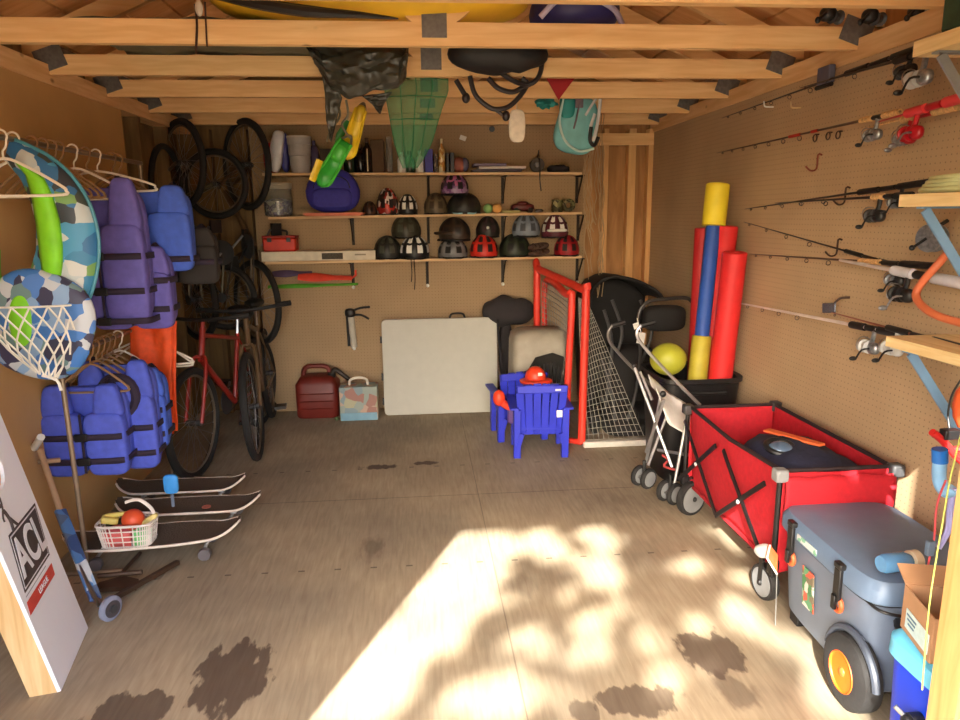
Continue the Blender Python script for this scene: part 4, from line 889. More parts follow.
# ------------------------------------------------------------------ fishing rods and shelves on the side pegboard
HOOK = mat('dark_hook_steel', (70, 52, 44), .5, .4)
def peg_hook(p, label, m=None, kind=0):
    t = thing('pegboard_hook', label, 'hook', tuple(p), 'hooks on the side pegboard'); x, y, z = p
    if kind == 0: P_ = [(XR-.001, y, z), (XR-.03, y, z), (XR-.05, y, z+.004), (XR-.055, y, z+.03)]
    elif kind == 1: P_ = [(XR-.001, y, z), (XR-.02, y, z), (XR-.022, y, z-.06), (XR-.05, y+.0, z-.07), (XR-.075, y, z-.05)]
    else: P_ = arc((XR-.02, y, z), .016, 0, 2*pi, 14, (0, 1, 0), (0, 0, 1))[:-1]
    g = G()
    if kind == 2: g.tube(P_, .003, 6, closed=True); g.tube([(XR-.001, y, z+.016), (XR-.02, y, z+.016)], .003, 6)
    else: g.tube(smoothpath(P_, 3), .004, 6)
    g.obj('wire', m or HOOK, t); return t
for q, lab, m, k in (((770, 107), 'small white hook high on the side pegboard', WHT, 0), ((797, 108), 'pale hook mark beside the small white hook', mat('cream', (206, 176, 130)), 0), ((818, 155), 'dark red L hook standing alone between rods', mat('dark_red_hook', (130, 60, 46)), 1), ((846, 188), 'dark hook behind the third rod pair', None, 1), ((838, 240), 'tall dark hook above the crossing rods', None, 1),
               ((815, 138), 'first of three small dark ring hooks under the red rod', None, 2), ((828, 136), 'middle of three small dark ring hooks', None, 2), ((838, 135), 'last of three small dark ring hooks', None, 2)):
    c = PX(q[0], q[1], XR-.02); peg_hook((c.x, c.y, c.z), lab, m, k)
c = PX(829, 308, 1.83)
t = thing('metal_clip', 'shiny bent metal clip on a hook above the white rod', 'clip', tuple(c))
G().box(c, (.006, .1, .045), Euler((rad(-8), 0, 0)).to_matrix()).obj('plate', mat('blue_steel', (120, 130, 150), .25, .8), t, bevel=.006)
G().tube(smoothpath([c+V((0, -.03, .02)), c+V((.01, -.06, .05)), c+V((.045, -.075, .055))], 4), .005, 6).obj('wire', HOOK, t)
c = PX(826, 75, 1.83)
t = thing('spring_clip', 'grey blue clip holding the topmost dark rod', 'clip', tuple(c))
G().box(c, (.03, .10, .075)).obj('body', mat('clip_blue', (84, 84, 104), .5), t, bevel=.006)
G().tube([c+V((0, -.05, -.045)), c+V((0, .07, -.045))], .01, 8).obj('jaw', BLK, t)
def reel(parent, c, s, body, spool, handle, seed=0):
    """spinning reel hanging under a rod: foot, stem, body, spool, bail, crank and knob; the rod runs along -y"""
    s = s*.74; c = V(c); r = .024*s
    rb = G().tube(smoothpath([c, c+V((-.004, 0, -.04*s)), c+V((-.006, .01*s, -.06*s))], 3), .009*s, 8).ell(c+V((-.006, -.012*s, -.075*s)), (.02*s, .03*s, .024*s), .8).obj('reel_body', body, parent)
    G().lathe([(r*.6, 0), (r*1.1, .002), (r*1.1, .012*s), (r*.8, .015*s), (r*.8, .03*s), (r*1.15, .034*s), (r*1.1, .044*s), (r*.4, .05*s)], c+V((-.006, .012*s, -.075*s)), (0, 1, 0), 20).obj('spool', spool, rb)
    G().tube(arc(c+V((-.006, .045*s, -.075*s)), r*1.45, -.4, pi+.4, 12, (1, 0, 0), (0, .35, 1)), .0022*s, 6).obj('bail', STL, rb)
    G().tube(smoothpath([c+V((-.02, -.012*s, -.075*s)), c+V((-.055*s, -.012*s, -.08*s)), c+V((-.06*s, .01*s, -.115*s))], 3), .004*s, 6).ell(c+V((-.072*s, .012*s, -.118*s)), (.016*s, .009*s, .009*s)).obj('crank', handle, rb)
def rod(label, tip, butt, m, r=.0065, grip=None, guides=5, reels=(), seat=None, grip_from=.72, group='fishing rods across the side pegboard', rt=.0016, bend=.0, foregrip=None):
    a, b = V(tip), V(butt); t = thing('fishing_rod', label, 'fishing rod', tuple(b), group)
    n = 16; P = [a.lerp(b, i/n)+V((0, 0, -bend*(1-i/n)**2)) for i in range(n+1)]
    G().tube(P, [rt+(r-rt)*(i/n)**.8 for i in range(n+1)], 8).obj('blank', m, t)
    for i in range(guides):
        k = .05+.62*(i/(guides))**1.05; p = a.lerp(b, k)+V((0, 0, -bend*(1-k)**2)); rr = .004+.011*k
        G().tube([p+V((0, 0, -rr+rr*cos(2*pi*q/12))) + V((rr*sin(2*pi*q/12), 0, -rr*.7)) for q in range(12)], .0016, 5, closed=True).obj('line_guide', DKG, t)
    ga = a.lerp(b, grip_from)
    G().tube([ga, ga.lerp(b, .3)], r*1.9, 10).obj('foregrip', foregrip or grip or BLK, t)
    G().tube([ga.lerp(b, .34), ga.lerp(b, .55)], r*1.5, 10).obj('reel_seat', seat or BLK, t)
    G().tube([ga.lerp(b, .6), b], r*2.0, 10).obj('handle', grip or BLK, t)
    for px_, s, mb, ms, mh in reels:
        d = (b-a); k = (px_-a.y)/d.y; p = a.lerp(b, k); reel(t, p, s, mb, ms, mh)
    return t
SIL = mat('reel_silver', (150, 154, 160), .3, .7, var=.3, scale=80); CRIM = mat('reel_red', (166, 20, 34), .3); CORK = mat('cork', (206, 164, 110), .8, var=.3, scale=90)
X_ = lambda x, y, X=1.815: PX(x, y, X)
rod('topmost dark rod clipped by the grey blue clip', X_(722, 118, 1.85), X_(930, 44, 1.80), mat('rod_dark', (50, 40, 36), .4), reels=((2.56, 1.25, BLK, DKG, BLK),), guides=6)
rod('dark rod just under the topmost rod, slightly steeper', X_(800, 88, 1.80), X_(948, 46, 1.76), mat('rod_dark', (50, 40, 36)), r=.007, reels=((2.43, 1.5, SIL, LGR, BLK),), guides=3)
rod('rod with red windings and black lower section, second row', X_(717, 153, 1.85), X_(900, 112, 1.80), mat('rod_brown', (74, 52, 40), .4), grip=CORK, foregrip=CORK, reels=((2.72, 1.2, SIL, SIL, BLK),), guides=7, grip_from=.86)
a_ = [o for o in COL.objects if o.get('label', '').startswith('rod with red windings')][0]
for u0, u1 in ((.52, .58), (.64, .67)):
    A = X_(717, 153, 1.85); B = X_(900, 112, 1.80); G().tube([A.lerp(B, u0), A.lerp(B, u1)], .0075, 8).obj('winding', mat('winding_red', (178, 40, 34)), a_)
rod('bright red handled rod in the second row with red reel', X_(878, 122, 1.77), X_(975, 94, 1.74), CRIM, r=.009, grip=mat('pink_red_grip', (214, 60, 66), .4), seat=CRIM, reels=((2.43, 1.35, CRIM, CRIM, SIL),), guides=0, grip_from=.35)
rod('short red rod just behind the bright red handled rod', X_(866, 128, 1.81), X_(958, 106, 1.79), CORK, r=.008, grip=CORK, seat=CRIM, reels=((2.52, 1.3, CRIM, SIL, SIL),), guides=0, grip_from=.45)
rod('upper dark rod of the third row pair', X_(745, 209, 1.85), X_(930, 182, 1.82), mat('rod_black', (38, 32, 30), .4), reels=((2.56, 1.1, BLK, SIL, BLK),), guides=5)
rod('lower dark rod of the third row pair with short reel', X_(775, 203, 1.82), X_(912, 195, 1.78), mat('rod_black', (38, 32, 30)), foregrip=CORK, reels=((2.63, 1.3, BLK, DKG, BLK),), guides=3, grip_from=.78)
rod('thin dark rod sloping down across the fourth row', X_(744, 222, 1.85), X_(905, 268, 1.83), mat('rod_black', (38, 32, 30)), r=.005, guides=4, reels=())
rod('rod lying level across the fourth row with dark tip', X_(750, 254, 1.84), X_(935, 266, 1.80), mat('rod_brown', (74, 52, 40)), foregrip=CORK, reels=((2.5, 1.15, BLK, SIL, BLK),), guides=5, grip_from=.7)
rod('pale silver rod in the fourth row pointing toward the shelf post', X_(840, 260, 1.80), X_(965, 284, 1.76), mat('rod_pearl', (206, 194, 190), .3, .3), r=.010, grip=mat('pale_grip2', (196, 196, 204), .4), reels=((2.41, 1.45, BLK, BLK, SIL),), guides=0, grip_from=.5, rt=.006)
rod('long white rod in the fifth row reaching the red tubes', X_(718, 299, 1.84), X_(900, 334, 1.78), mat('rod_white', (216, 200, 194), .3), r=.008, grip=BLK, reels=((2.58, 1.35, SIL, LGR, BLK),), guides=6, rt=.0035, grip_from=.82)
rod('second rod of the fifth row, its handle under the lowest shelf', X_(830, 312, 1.83), X_(970, 350, 1.72), mat('rod_rust', (140, 72, 52), .4), grip=BLK, reels=((2.42, 1.3, LGR, LGR, BLK),), guides=1, grip_from=.5)
# big silver trolling reel behind the blue brace
c = PX(932, 238, 1.80)
t = thing('fishing_reel', 'large round silver reel hanging behind the blue brace', 'fishing reel', tuple(c))
G().lathe([(.02, -.02), (.048, -.02), (.05, -.014), (.03, -.01), (.03, .012), (.05, .016), (.048, .022), (.02, .024)], c, (1, .3, 0), 24).obj('reel_drum', SIL, t)
G().tube([c+V((-.02, 0, 0)), c+V((-.04, .03, -.03))], .005, 6).ell(c+V((-.045, .035, -.035)), (.01, .01, .01)).obj('crank', BLK, t)
G().tube([c+V((0, 0, .03)), c+V((.05, 0, .06))], .007, 6).obj('foot', BLK, t)
# rough sawn shelves with braces
SHW = wood('shelf_lumber', (222, 190, 132), (244, 220, 168), (14, 1.2, 14), 3, knots=False)
BLS = mat('pale_blue_brace', (122, 164, 204), .35, .2, var=.04); GBS = mat('grey_brace', (150, 158, 166), .4, .4)
for lab, z, th, y1, X0, m in (('highest', 2.075, .045, 2.27, 1.60, GBS), ('middle', 1.60, .04, 2.26, 1.60, BLS), ('lowest', 1.125, .035, 2.25, 1.60, BLS)):
    t = thing('side_shelf', 'short %s lumber shelf on the side pegboard' % lab, 'shelf', (XR-.001, 1.9, z), 'lumber shelves on the side pegboard')
    G().box(((X0+XR)/2, (1.30+y1)/2, z-th/2), (XR-X0-.002, y1-1.30, th)).obj('board', SHW, t, smooth=0)
    for k, Y in enumerate((y1-.09, 1.55)):
        G().bar((X0+.03, Y, z-th-.01), (XR-.012, Y, z-.36), .03, .008, up=(0, 1, 0)).bar((XR-.008, Y, z-th), (XR-.008, Y, z-.38), .03, .008, up=(0, 1, 0)).bar((X0+.01, Y, z-th-.004), (XR-.004, Y, z-th-.004), .03, .006, up=(0, 0, 1)).obj('brace', m, t, smooth=0)
tag(G().box((1.70, 2.02, 2.076+.09), (.18, .3, .18)).obj('green_crate', mat('dark_leaf_green', (34, 62, 44), .6, var=.4, scale=20), bevel=.01), 'dark green crate on the highest side shelf by the roof', 'crate')
t = thing('rope_bundle', 'pale green rope loops lying on the middle side shelf', 'rope', (1.72, 2.2, 1.601))
g = G()
for i in range(4): g.tube(smoothpath([(1.64+.01*i, 2.21, 1.612+.012*i), (1.72, 2.25-.01*i, 1.614+.012*i), (1.8, 2.12, 1.612+.012*i), (1.72, 1.95, 1.612+.012*i), (1.63, 2.05, 1.612+.012*i)], 5, True), .009, 7, closed=True)
g.obj('coil', mat('pale_rope', (186, 190, 140), .8), t)
# orange hose loop behind the shelves
t = thing('hose', 'orange brown hose looping down below the blue brace', 'hose', tuple(PX(925, 290, 1.74)))
G().tube(smoothpath([PX(950, 250, 1.78), PX(940, 262, 1.72), PX(924, 280, 1.70), PX(916, 294, 1.69), PX(922, 306, 1.68), PX(938, 316, 1.68), PX(965, 324, 1.70)], 6), .013, 10).obj('tube', mat('hose_orange', (196, 104, 66), .5), t)
# post and the things hanging on it
struct('trim_12', G().box((1.285, 1.40, 1.1), (.085, .085, 2.2)), wood('post_lumber', (196, 144, 86), (220, 176, 116), (12, 12, 1), 3), smooth=0)
cord = lambda name, label, P_, r, m, cat='cord': tag(G().tube(smoothpath(P_, 6), r, 8).obj(name, m), label, cat)
cord('lime_rope', 'yellow green cord hanging along the post', [PY(962, 430, 1.5), PY(950, 480, 1.5), PY(943, 520, 1.5), PY(936, 560, 1.49), PY(930, 600, 1.47), PY(926, 640, 1.46), PY(922, 690, 1.45)], .002, mat('lime_cord', (190, 200, 100), .5))
t = thing('bungee_cord', 'thin pink red cord with a grey clip hanging above the box', 'cord', tuple(PY(938, 580, 1.72)))
G().tube(smoothpath([PY(946, 480, 1.72), PY(937, 505, 1.72), PY(934, 540, 1.72), PY(930, 556, 1.72), PY(927, 575, 1.72), PY(930, 594, 1.72)], 6), .003, 6).obj('cord', mat('pink_cord', (206, 82, 90), .5), t)
G().box(PY(930, 548, 1.715), (.022, .016, .045)).obj('clip', mat('slate_clip', (96, 116, 138), .5), t, bevel=.003)
G().tube(arc(PY(930, 597, 1.72), .009, 0, 2*pi, 14)[:-1], .0025, 6, closed=True).obj('ring', LGR, t)
t = thing('snorkel', 'pale blue curved tube with a blue cap hanging by the post', 'snorkel', tuple(PY(940, 480, 1.8)))
G().tube(smoothpath([PY(940, 460, 1.8), PY(939, 475, 1.8), PY(941, 485, 1.8), PY(947, 492, 1.79), PY(953, 488, 1.78)], 6), .019, 12).obj('tube', mat('pale_blue_tube', (132, 182, 226), .3), t)
G().cyl(PY(940, 462, 1.8), PY(940, 449, 1.8), .021).obj('cap', mat('cap_blue', (24, 104, 190), .4), t)
G().tube(smoothpath([PY(953, 488, 1.78), PY(950, 510, 1.78), PY(948, 530, 1.78), PY(938, 548, 1.78)], 6), .009, 8).obj('strap', mat('lilac_strap', (160, 160, 216), .4), t)
t = thing('spring_clamp', 'red and black clamp jutting out above the blue capped tube', 'clamp', tuple(PY(948, 446, 1.85)))
G().tube(smoothpath([PY(932, 432, 1.85), PY(942, 440, 1.85), PY(956, 456, 1.84), PY(968, 466, 1.83)], 5), .011, 8).obj('red_jaw', mat('clamp_red', (206, 40, 40), .4), t)
G().tube(smoothpath([PY(938, 450, 1.85), PY(950, 450, 1.85), PY(966, 448, 1.84)], 5), .01, 8).obj('red_arm', mat('clamp_red', (206, 40, 40)), t)
G().box(PY(950, 434, 1.85), (.05, .03, .03)).obj('black_pad', BLK, t, bevel=.004)
tag(G().lathe([(.001, 0), (.02, .0), (.035, .03), (.04, .07), (.035, .11), (.015, .14), (.001, .14)], PY(968, 405, 1.9)-V((0, 0, .07)), (0, 0, 1)).obj('float_buoy', mat('buoy_orange', (226, 96, 48), .5)), 'orange float hanging at the frame edge below the lowest side shelf', 'float')
cord('dark_wire', 'thin dark wire curving down beside the orange float', [PY(962, 378, 1.88), PY(952, 395, 1.88), PY(948, 415, 1.88), PY(950, 432, 1.86)], .003, BLK, 'wire')

# ------------------------------------------------------------------ tubes, tub, ball
T_Y = 4.42
t = thing('storage_tub', 'low black tub holding the foam tubes and yellow ball', 'tub', (1.56, 4.4, 0))
def rr(cx, cy, hx, hy, z, n=32, e=.35): return [V((cx+hx*math.copysign(abs(cos(2*pi*i/n))**e, cos(2*pi*i/n)), cy+hy*math.copysign(abs(sin(2*pi*i/n))**e, sin(2*pi*i/n)), z)) for i in range(n)]
def loft(g, rings, mi=0, cap0=True, cap1=False):
    n = len(rings[0]); vs = [p for r in rings for p in r]; fs = []
    for j in range(len(rings)-1):
        for i in range(n): k = (i+1) % n; fs.append((j*n+i, j*n+k, (j+1)*n+k, (j+1)*n+i))
    if cap0: fs.append(tuple(range(n))[::-1])
    if cap1: fs.append(tuple((len(rings)-1)*n+i for i in range(n)))
    return g.add(vs, fs, mi)
cx, cy = 1.60, 3.97
rz = PY(690, 380, 3.72).z
g = loft(G(), [rr(cx, cy, .20, .20, .002), rr(cx, cy, .235, .235, rz-.035), rr(cx, cy, .25, .25, rz-.025), rr(cx, cy, .25, .25, rz), rr(cx, cy, .225, .225, rz-.005), rr(cx, cy, .19, .19, .02)], cap1=True)
t.location = (cx, cy, 0); ORG[t.name] = V((cx, cy, 0)); g.obj('tub_body', mat('tub_black', (26, 25, 27), .35), t)
G().tube([(cx-.12, cy-.25, rz-.08), (cx+.12, cy-.25, rz-.08)], .012, 8).obj('handle', BLK, t)
def noodle(label, b, tp, r, m, hole=True):
    b, tp = V(b), V(tp); t = thing('foam_tube', label, 'foam tube', tuple(b), 'foam tubes standing in the black tub')
    d = (tp-b).normalized(); L_ = (tp-b).length
    G().lathe([(r*.9, 0), (r, .006), (r, L_-.006), (r*.92, L_), (r*.4, L_), (r*.38, L_-.05), (.001, L_-.05)], b, d, 24, cap=False).obj('tube', m, t); return t
RN = mat('foam_red', (206, 34, 36), .6, var=.08)
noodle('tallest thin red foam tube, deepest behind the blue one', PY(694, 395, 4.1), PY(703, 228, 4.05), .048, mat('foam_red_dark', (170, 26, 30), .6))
noodle('red foam tube in the middle of the bundle', PY(706, 395, 4.0), PY(727, 226, 3.93), .062, RN)
noodle('thick red foam tube nearest the pegboard with white rod tip before it', PY(718, 398, 3.84), PY(735, 252, 3.76), .066, RN)
A, B = PY(695, 400, 3.85), PY(718, 184, 3.96); d = (B-A)
t = thing('foam_bat', 'blue foam bat with yellow ends leaning in the black tub', 'foam bat', tuple(A))
YF_ = mat('foam_yellow', (228, 206, 44), .6, var=.06)
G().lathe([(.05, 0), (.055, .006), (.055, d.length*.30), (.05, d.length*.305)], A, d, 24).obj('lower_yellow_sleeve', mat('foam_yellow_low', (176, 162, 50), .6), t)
G().tube([A+d*.3, A+d*.82], .041, 20).obj('blue_tube', mat('foam_blue', (34, 76, 160), .6), t)
G().lathe([(.04, 0), (.066, .004), (.066, d.length*.185), (.06, d.length*.19), (.02, d.length*.19)], A+d*.81, d, 24).obj('upper_yellow_sleeve', YF_, t)
A = PY(668, 359, 3.88)
tag(G().ell(A, (.105, .1, .095)).obj('ball', mat('ball_yellow', (166, 168, 50), .5, var=.1)), 'yellow green ball on top of the black tub', 'ball')

# ------------------------------------------------------------------ folding wagon
wg = thing('folding_wagon', 'red canvas folding wagon with black frame parked by the pegboard', 'wagon', (1.59, 2.9, 0))
WX0, WX1, WY0, WY1, WZ = 1.36, 1.80, 2.42, 3.33, .58
WB = .16
def side(X0, Y0, X1, Y1, sag, nm, m, inset=.0, puff=.02, zb=WB, pb=(0, 0)):
    def f(u, v):
        p = V((X0+(X1-X0)*u, Y0+(Y1-Y0)*u, 0)); nrm = V((-(Y1-Y0), X1-X0, 0)).normalized()
        z = zb+(WZ-zb)*v - sag*sin(pi*u)*v**3
        return V((p.x, p.y, z))+nrm*(puff*sin(pi*v)*sin(pi*u)+pb[0]*(1-v))+V((0, 0, .006*sin(u*17+v*3)*(1-v)))
    return G().sheet(f, 30, 14).obj(nm, m, wg, solid=.006)
REDI_ = REDF
side(WX0, WY0, WX0, WY1, .02, 'side_panel', REDI_, puff=.018, pb=(-.03, 0)); side(WX1, WY1, WX1, WY0, .0, 'side_panel', REDI_, puff=-.01)
side(WX1, WY0, WX0, WY0, .012, 'end_panel', REDI_, puff=.012); side(WX0, WY1, WX1, WY1, .01, 'end_panel', REDI_, puff=-.01)
G().sheet(lambda u, v: V((WX0+.01+(WX1-WX0-.02)*u, WY0+.01+(WY1-WY0-.02)*v, WB+.01*sin(u*9)*sin(v*7))), 10, 14).obj('floor_panel', mat('wagon_floor', (150, 16, 26), .85), wg, solid=.008)
rim = [(WX0, WY0, WZ), (WX0, (WY0+WY1)/2, WZ-.022), (WX0, WY1, WZ), (WX1, WY1, WZ), (WX1, (WY0+WY1)/2, WZ+.0), (WX1, WY0, WZ)]
for a, b in ((0, 1), (1, 2), (2, 3), (3, 4), (4, 5), (5, 0)): G().tube([rim[a], rim[b]], .009, 8).obj('rim_binding', mat('binding_black', (34, 18, 22), .8), wg)
FRM = mat('wagon_frame', (30, 28, 30), .4, .3)
for X in (WX0-.012, WX1+.012):
    for Y in (WY0-.01, WY1+.01):
        G().tube([(X, Y, .15), (X, Y, WZ-.005)], .011, 8).obj('corner_post', FRM, wg)
        G().box((X, Y, WZ-.012), (.05, .05, .05)).obj('corner_joint', GRY if Y < 3 and X < 1.5 else DKG, wg, bevel=.008)
        G().box((X, Y, .19), (.036, .036, .06)).obj('lower_joint', FRM, wg, bevel=.006)
    mid = (WY0+WY1)/2; xo = X+(-.03 if X < 1.5 else .012)
    for y0, y1 in ((WY0, mid), (mid, WY1)):
        G().bar((xo, y0+.01, .2), (xo-.0, y1-.03, WZ-.06), .02, .008, up=(1, 0, 0)).bar((xo-.008, y1-.01, .2), (xo-.008, y0+.03, WZ-.06), .02, .008, up=(1, 0, 0)).obj('cross_brace', FRM, wg, smooth=0)
        G().ell((xo-.014, (y0+y1)/2, .36), (.006, .01, .01)).obj('rivet', LGR, wg)
for X in (WX0+.01, WX1-.01):
    for Y in (WY0+.08, WY1-.01):
        s = -1 if X < 1.5 else 1; rw = .092 if Y > 3 else .074; xc = X+s*(-.012 if (Y > 3 and s < 0) else .0); AX = (.45, -1, 0) if (Y > 3 and s < 0) else (1, .12, 0)
        yc = Y
        w_ = G().lathe([(rw*.82, -.018), (rw*.97, -.018), (rw, -.01), (rw, .01), (rw*.97, .018), (rw*.82, .018)], (xc, yc, rw), AX, 32).obj('wheel', RUB, wg)
        G().lathe([(.01, -.0235), (rw*.80, -.0205), (rw*.80, .0205), (.01, .0235)], (xc, yc, rw), AX, 32).obj('wheel_disc', mat('wheel_disc_grey', (124, 126, 128), .5), w_)
        G().ell(V((xc, yc, rw))+V(AX).normalized()*(.024 if AX[0] < .5 else s*.024), (.012, .012, .014)).obj('hub', BLK, w_)
        G().bar((xc+s*.024, yc, rw-.01), (xc+s*.014, yc+.01, .2), .028, .008, up=(1, 0, 0)).bar((xc+s*.01, yc, .2), (X, yc, .21), .03, .02, up=(0, 0, 1)).obj('fork', BLK, wg)
G().sheet(lambda u, v: V((WX0+(WX1-WX0)*u, WY0-.028-.012*sin(pi*v), WZ-.02-.15*v+.004*sin(u*20))), 24, 8).obj('end_flap', REDF, wg, solid=.006)
# bag in the wagon
t = thing('gear_bag', 'navy gear bag with round goggles and orange strap lying in the wagon', 'bag', (1.58, 2.75, .2))
NV = mat('navy_cloth', (30, 34, 58), .85, bump=.3, scale=40)
G().ell((1.58, 2.72, .395), (.19, .27, .195), .7, .7, R=Euler((rad(0), 0, .1)).to_matrix(), fn=lambda p, tt, a: V((p.x, p.y, p.z*(1+.12*nz(p.x, p.y, 1, 11))))).obj('body', NV, t)
G().ell((1.50, 2.70, .565), (.055, .05, .035)).obj('lens', mat('smoky_lens', (84, 104, 130), .15, .2), t)
G().tube(arc((1.50, 2.70, .575), .058, 0, 2*pi, 24, (1, 0, 0), (0, .9, .25))[:-1], .012, 8, closed=True).obj('lens_rim', BLK, t)
c1, c2 = V((1.55, 2.92, .580)), V((1.66, 2.66, .590))
G().bar(c1, c2, .045, .012).obj('orange_strap', mat('strap_orange', (228, 110, 60), .6), t, bevel=.004)
G().tube(smoothpath([(1.49, 2.86, .54), (1.54, 2.80, .57), (1.60, 2.72, .575)], 5), .007, 6).obj('orange_piping', mat('strap_orange', (228, 110, 60)), t)
G().ell((1.68, 2.60, .48), (.09, .12, .08), .7, .7).obj('side_pouch', NV, t)
# ------------------------------------------------------------------ umbrella stroller
st = thing('umbrella_stroller', 'light umbrella stroller with grey tubes and white fabric', 'stroller', (1.32, 3.6, 0))
TB = mat('stroller_tube', (176, 176, 178), .35, .7)
def sx(x, y, Y): return PY(x, y, Y)
for k, (Yh, dx) in enumerate(((3.80, 0), (3.56, 0))):
    P_ = [[(625, 322), (612, 326), (608, 337), (616, 350), (640, 375), (672, 402)], [(655, 322), (641, 326), (637, 335), (645, 348), (668, 373), (700, 405)]][k]
    G().tube(smoothpath([sx(x, y, Yh) for x, y in P_], 5), .009, 8).obj('handle_tube', TB if k else mat('stroller_tube_dark', (96, 92, 90), .4, .5), st)
    a, b = sx(*P_[0], Yh), sx(*P_[1], Yh); G().tube([a, b], .014, 8).obj('grip', BLK, st)
LG = lambda a, b, Ya, Yb, m=TB, r=.009, nm='leg': G().tube([sx(*a, Ya), sx(*b, Yb)], r, 8).obj(nm, m, st)
LG((634, 366), (672, 467), 3.8, 3.52); LG((662, 392), (646, 462), 3.56, 3.78); LG((664, 400), (646, 452), 3.5, 3.74); LG((688, 412), (674, 486), 3.5, 3.48)
LG((668, 412), (648, 465), 3.72, 3.76); LG((658, 450), (688, 455), 3.74, 3.5, nm='axle_bar'); LG((640, 372), (652, 400), 3.8, 3.7)
for a, Y in (((634, 366), 3.8), ((663, 394), 3.56)): G().ell(sx(*a, Y), (.018, .014, .018)).obj('joint', BLK, st)
for px, py in ((642, 477), (668, 492)):
    c = FL(px, py, .062); 
    for s in (-1, 1):
        cc = c+V((.018*s+.01, -.030*s, .0)); cc.z = .062
        w_ = G().lathe([(.03, -.013), (.055, -.013), (.061, -.006), (.061, .006), (.055, .013), (.03, .013)], cc, (.5, -.86, 0), 24).obj('wheel', RUB, st)
        G().lathe([(.008, -.018), (.044, -.015), (.044, .015), (.008, .018)], cc, (.5, -.86, 0), 24).obj('wheel_disc', GRY, w_)
    G().tube([c+V((-.02, -.008, 0)), c+V((.05, .02, 0))], .007, 8).obj('axle', STL, st)
    G().tube([c+V((.01, 0, 0)), c+V((.01, 0, .10))], .01, 8).obj('wheel_post', BLK, st)
def fab(u, v):
    P1 = [(648, 374, 3.76), (668, 392, 3.74), (684, 402, 3.7), (699, 414, 3.66)]; P2 = [(656, 388, 3.58), (662, 405, 3.56), (668, 424, 3.54), (697, 440, 3.5)]
    n = 3; k = min(int(v*n), n-1); f = v*n-k
    a = sx(*P1[k]).lerp(sx(*P1[k+1]), f); b = sx(*P2[k]).lerp(sx(*P2[k+1]), f); p = a.lerp(b, u); return p+V((.03*sin(pi*u)*sin(pi*v), 0, -.03*sin(pi*u)))
G().sheet(fab, 10, 16).obj('seat_fabric', mat('stroller_white', (212, 210, 206), .8, bump=.3, scale=14), st, solid=.004)
G().tube(smoothpath([sx(662, 455, 3.6), sx(668, 460, 3.58), sx(664, 466, 3.58), sx(676, 470, 3.56)], 4), .007, 6).obj('red_strap', mat('dull_red', (150, 50, 50), .7), st)
# ------------------------------------------------------------------ large black stroller in the corner
bs = thing('jogging_stroller', 'large black hooded stroller in the dim back corner', 'stroller', (1.4, 4.9, 0))
HD = mat('hood_black', (22, 20, 21), .8, bump=.3, scale=12)
Yc = 4.95
hood = [(598, 438), (592, 410), (590, 372), (589, 330), (590, 300), (598, 284), (612, 277), (634, 280), (655, 290), (664, 300)]
g = G()
def hoodf(u, v):
    n = len(hood)-1; k = min(int(v*n), n-1); f = v*n-k; x = hood[k][0]+(hood[k+1][0]-hood[k][0])*f; y = hood[k][1]+(hood[k+1][1]-hood[k][1])*f
    p = PY(x, y, Yc); q = p+V((0, .45, -.02)); r = p.lerp(q, u); return r+V((-.02, 0, .02))*sin(pi*u)
g.sheet(hoodf, 8, 28).obj('hood', HD, bs, solid=.012)
G().sheet(lambda u, v: hoodf(.95, v).lerp(PY(640, 350, Yc+.3), u), 8, 28).obj('hood_back', HD, bs, solid=.01)
G().tube(smoothpath([PY(x, y, Yc-.005) for x, y in hood], 4), .012, 8).obj('hood_hoop', HD, bs)
G().ell(PY(628, 375, Yc+.12), (.22, .14, .24), .6, .7).obj('seat_back', HD, bs)
G().ell(PY(632, 412, Yc-.02), (.24, .22, .08), .6, .6).obj('seat', HD, bs)
for i, P_ in enumerate(([(604, 310), (612, 345), (606, 400), (600, 438)], [(612, 300), (622, 330), (618, 350)], [(640, 300), (652, 330), (640, 365)])):
    G().tube(smoothpath([PY(x, y, Yc-.06-.05*i) for x, y in P_], 4), .012, 8).obj('frame_tube', DKG, bs)
G().tube(smoothpath([PY(640, 345, 4.6), PY(638, 318, 4.6), PY(646, 303, 4.6), PY(665, 299, 4.6), PY(686, 298, 4.6), PY(692, 302, 4.6)], 5), .013, 8).obj('push_handle', mat('handle_dark', (52, 48, 46), .4), bs)
G().ell(PY(664, 318, 4.72), (.15, .06, .09), .5, .6).obj('parent_tray', HD, bs)
G().tube(smoothpath([PY(622, 432, 4.7), PY(634, 400, 4.7), PY(640, 360, 4.65), PY(640, 340, 4.6)], 5), .012, 8).obj('frame_tube', DKG, bs)
G().tube(smoothpath([PY(602, 360, 4.8), PY(612, 395, 4.75), PY(616, 430, 4.7)], 5), .010, 8).obj('frame_tube', DKG, bs)
for (x, Y, r) in ((1.22, 4.72, .10), (1.50, 4.72, .10), (1.42, 5.2, .13)):
    w_ = G().tube(arc((x, Y, r), r-.022, 0, 2*pi, 30, (0, 1, 0))[:-1], .022, 8, closed=True).obj('wheel', RUB, bs)
    G().lathe([(.01, -.012), (r-.04, -.008), (r-.04, .008), (.01, .012)], (x, Y, r), (1, 0, 0), 24).obj('wheel_disc', DKG, w_)
G().ell(PY(630, 425, 4.8), (.2, .16, .07), .5, .5).obj('basket', HD, bs)
G().box(PY(641, 338, 4.52), (.052, .004, .075), Euler((0, .15, 0)).to_matrix()).obj('white_tag', WHT, bs)
G().box(PY(636, 326, 4.52), (.035, .004, .04), Euler((0, -.3, 0)).to_matrix()).obj('white_tag', WHT, bs)
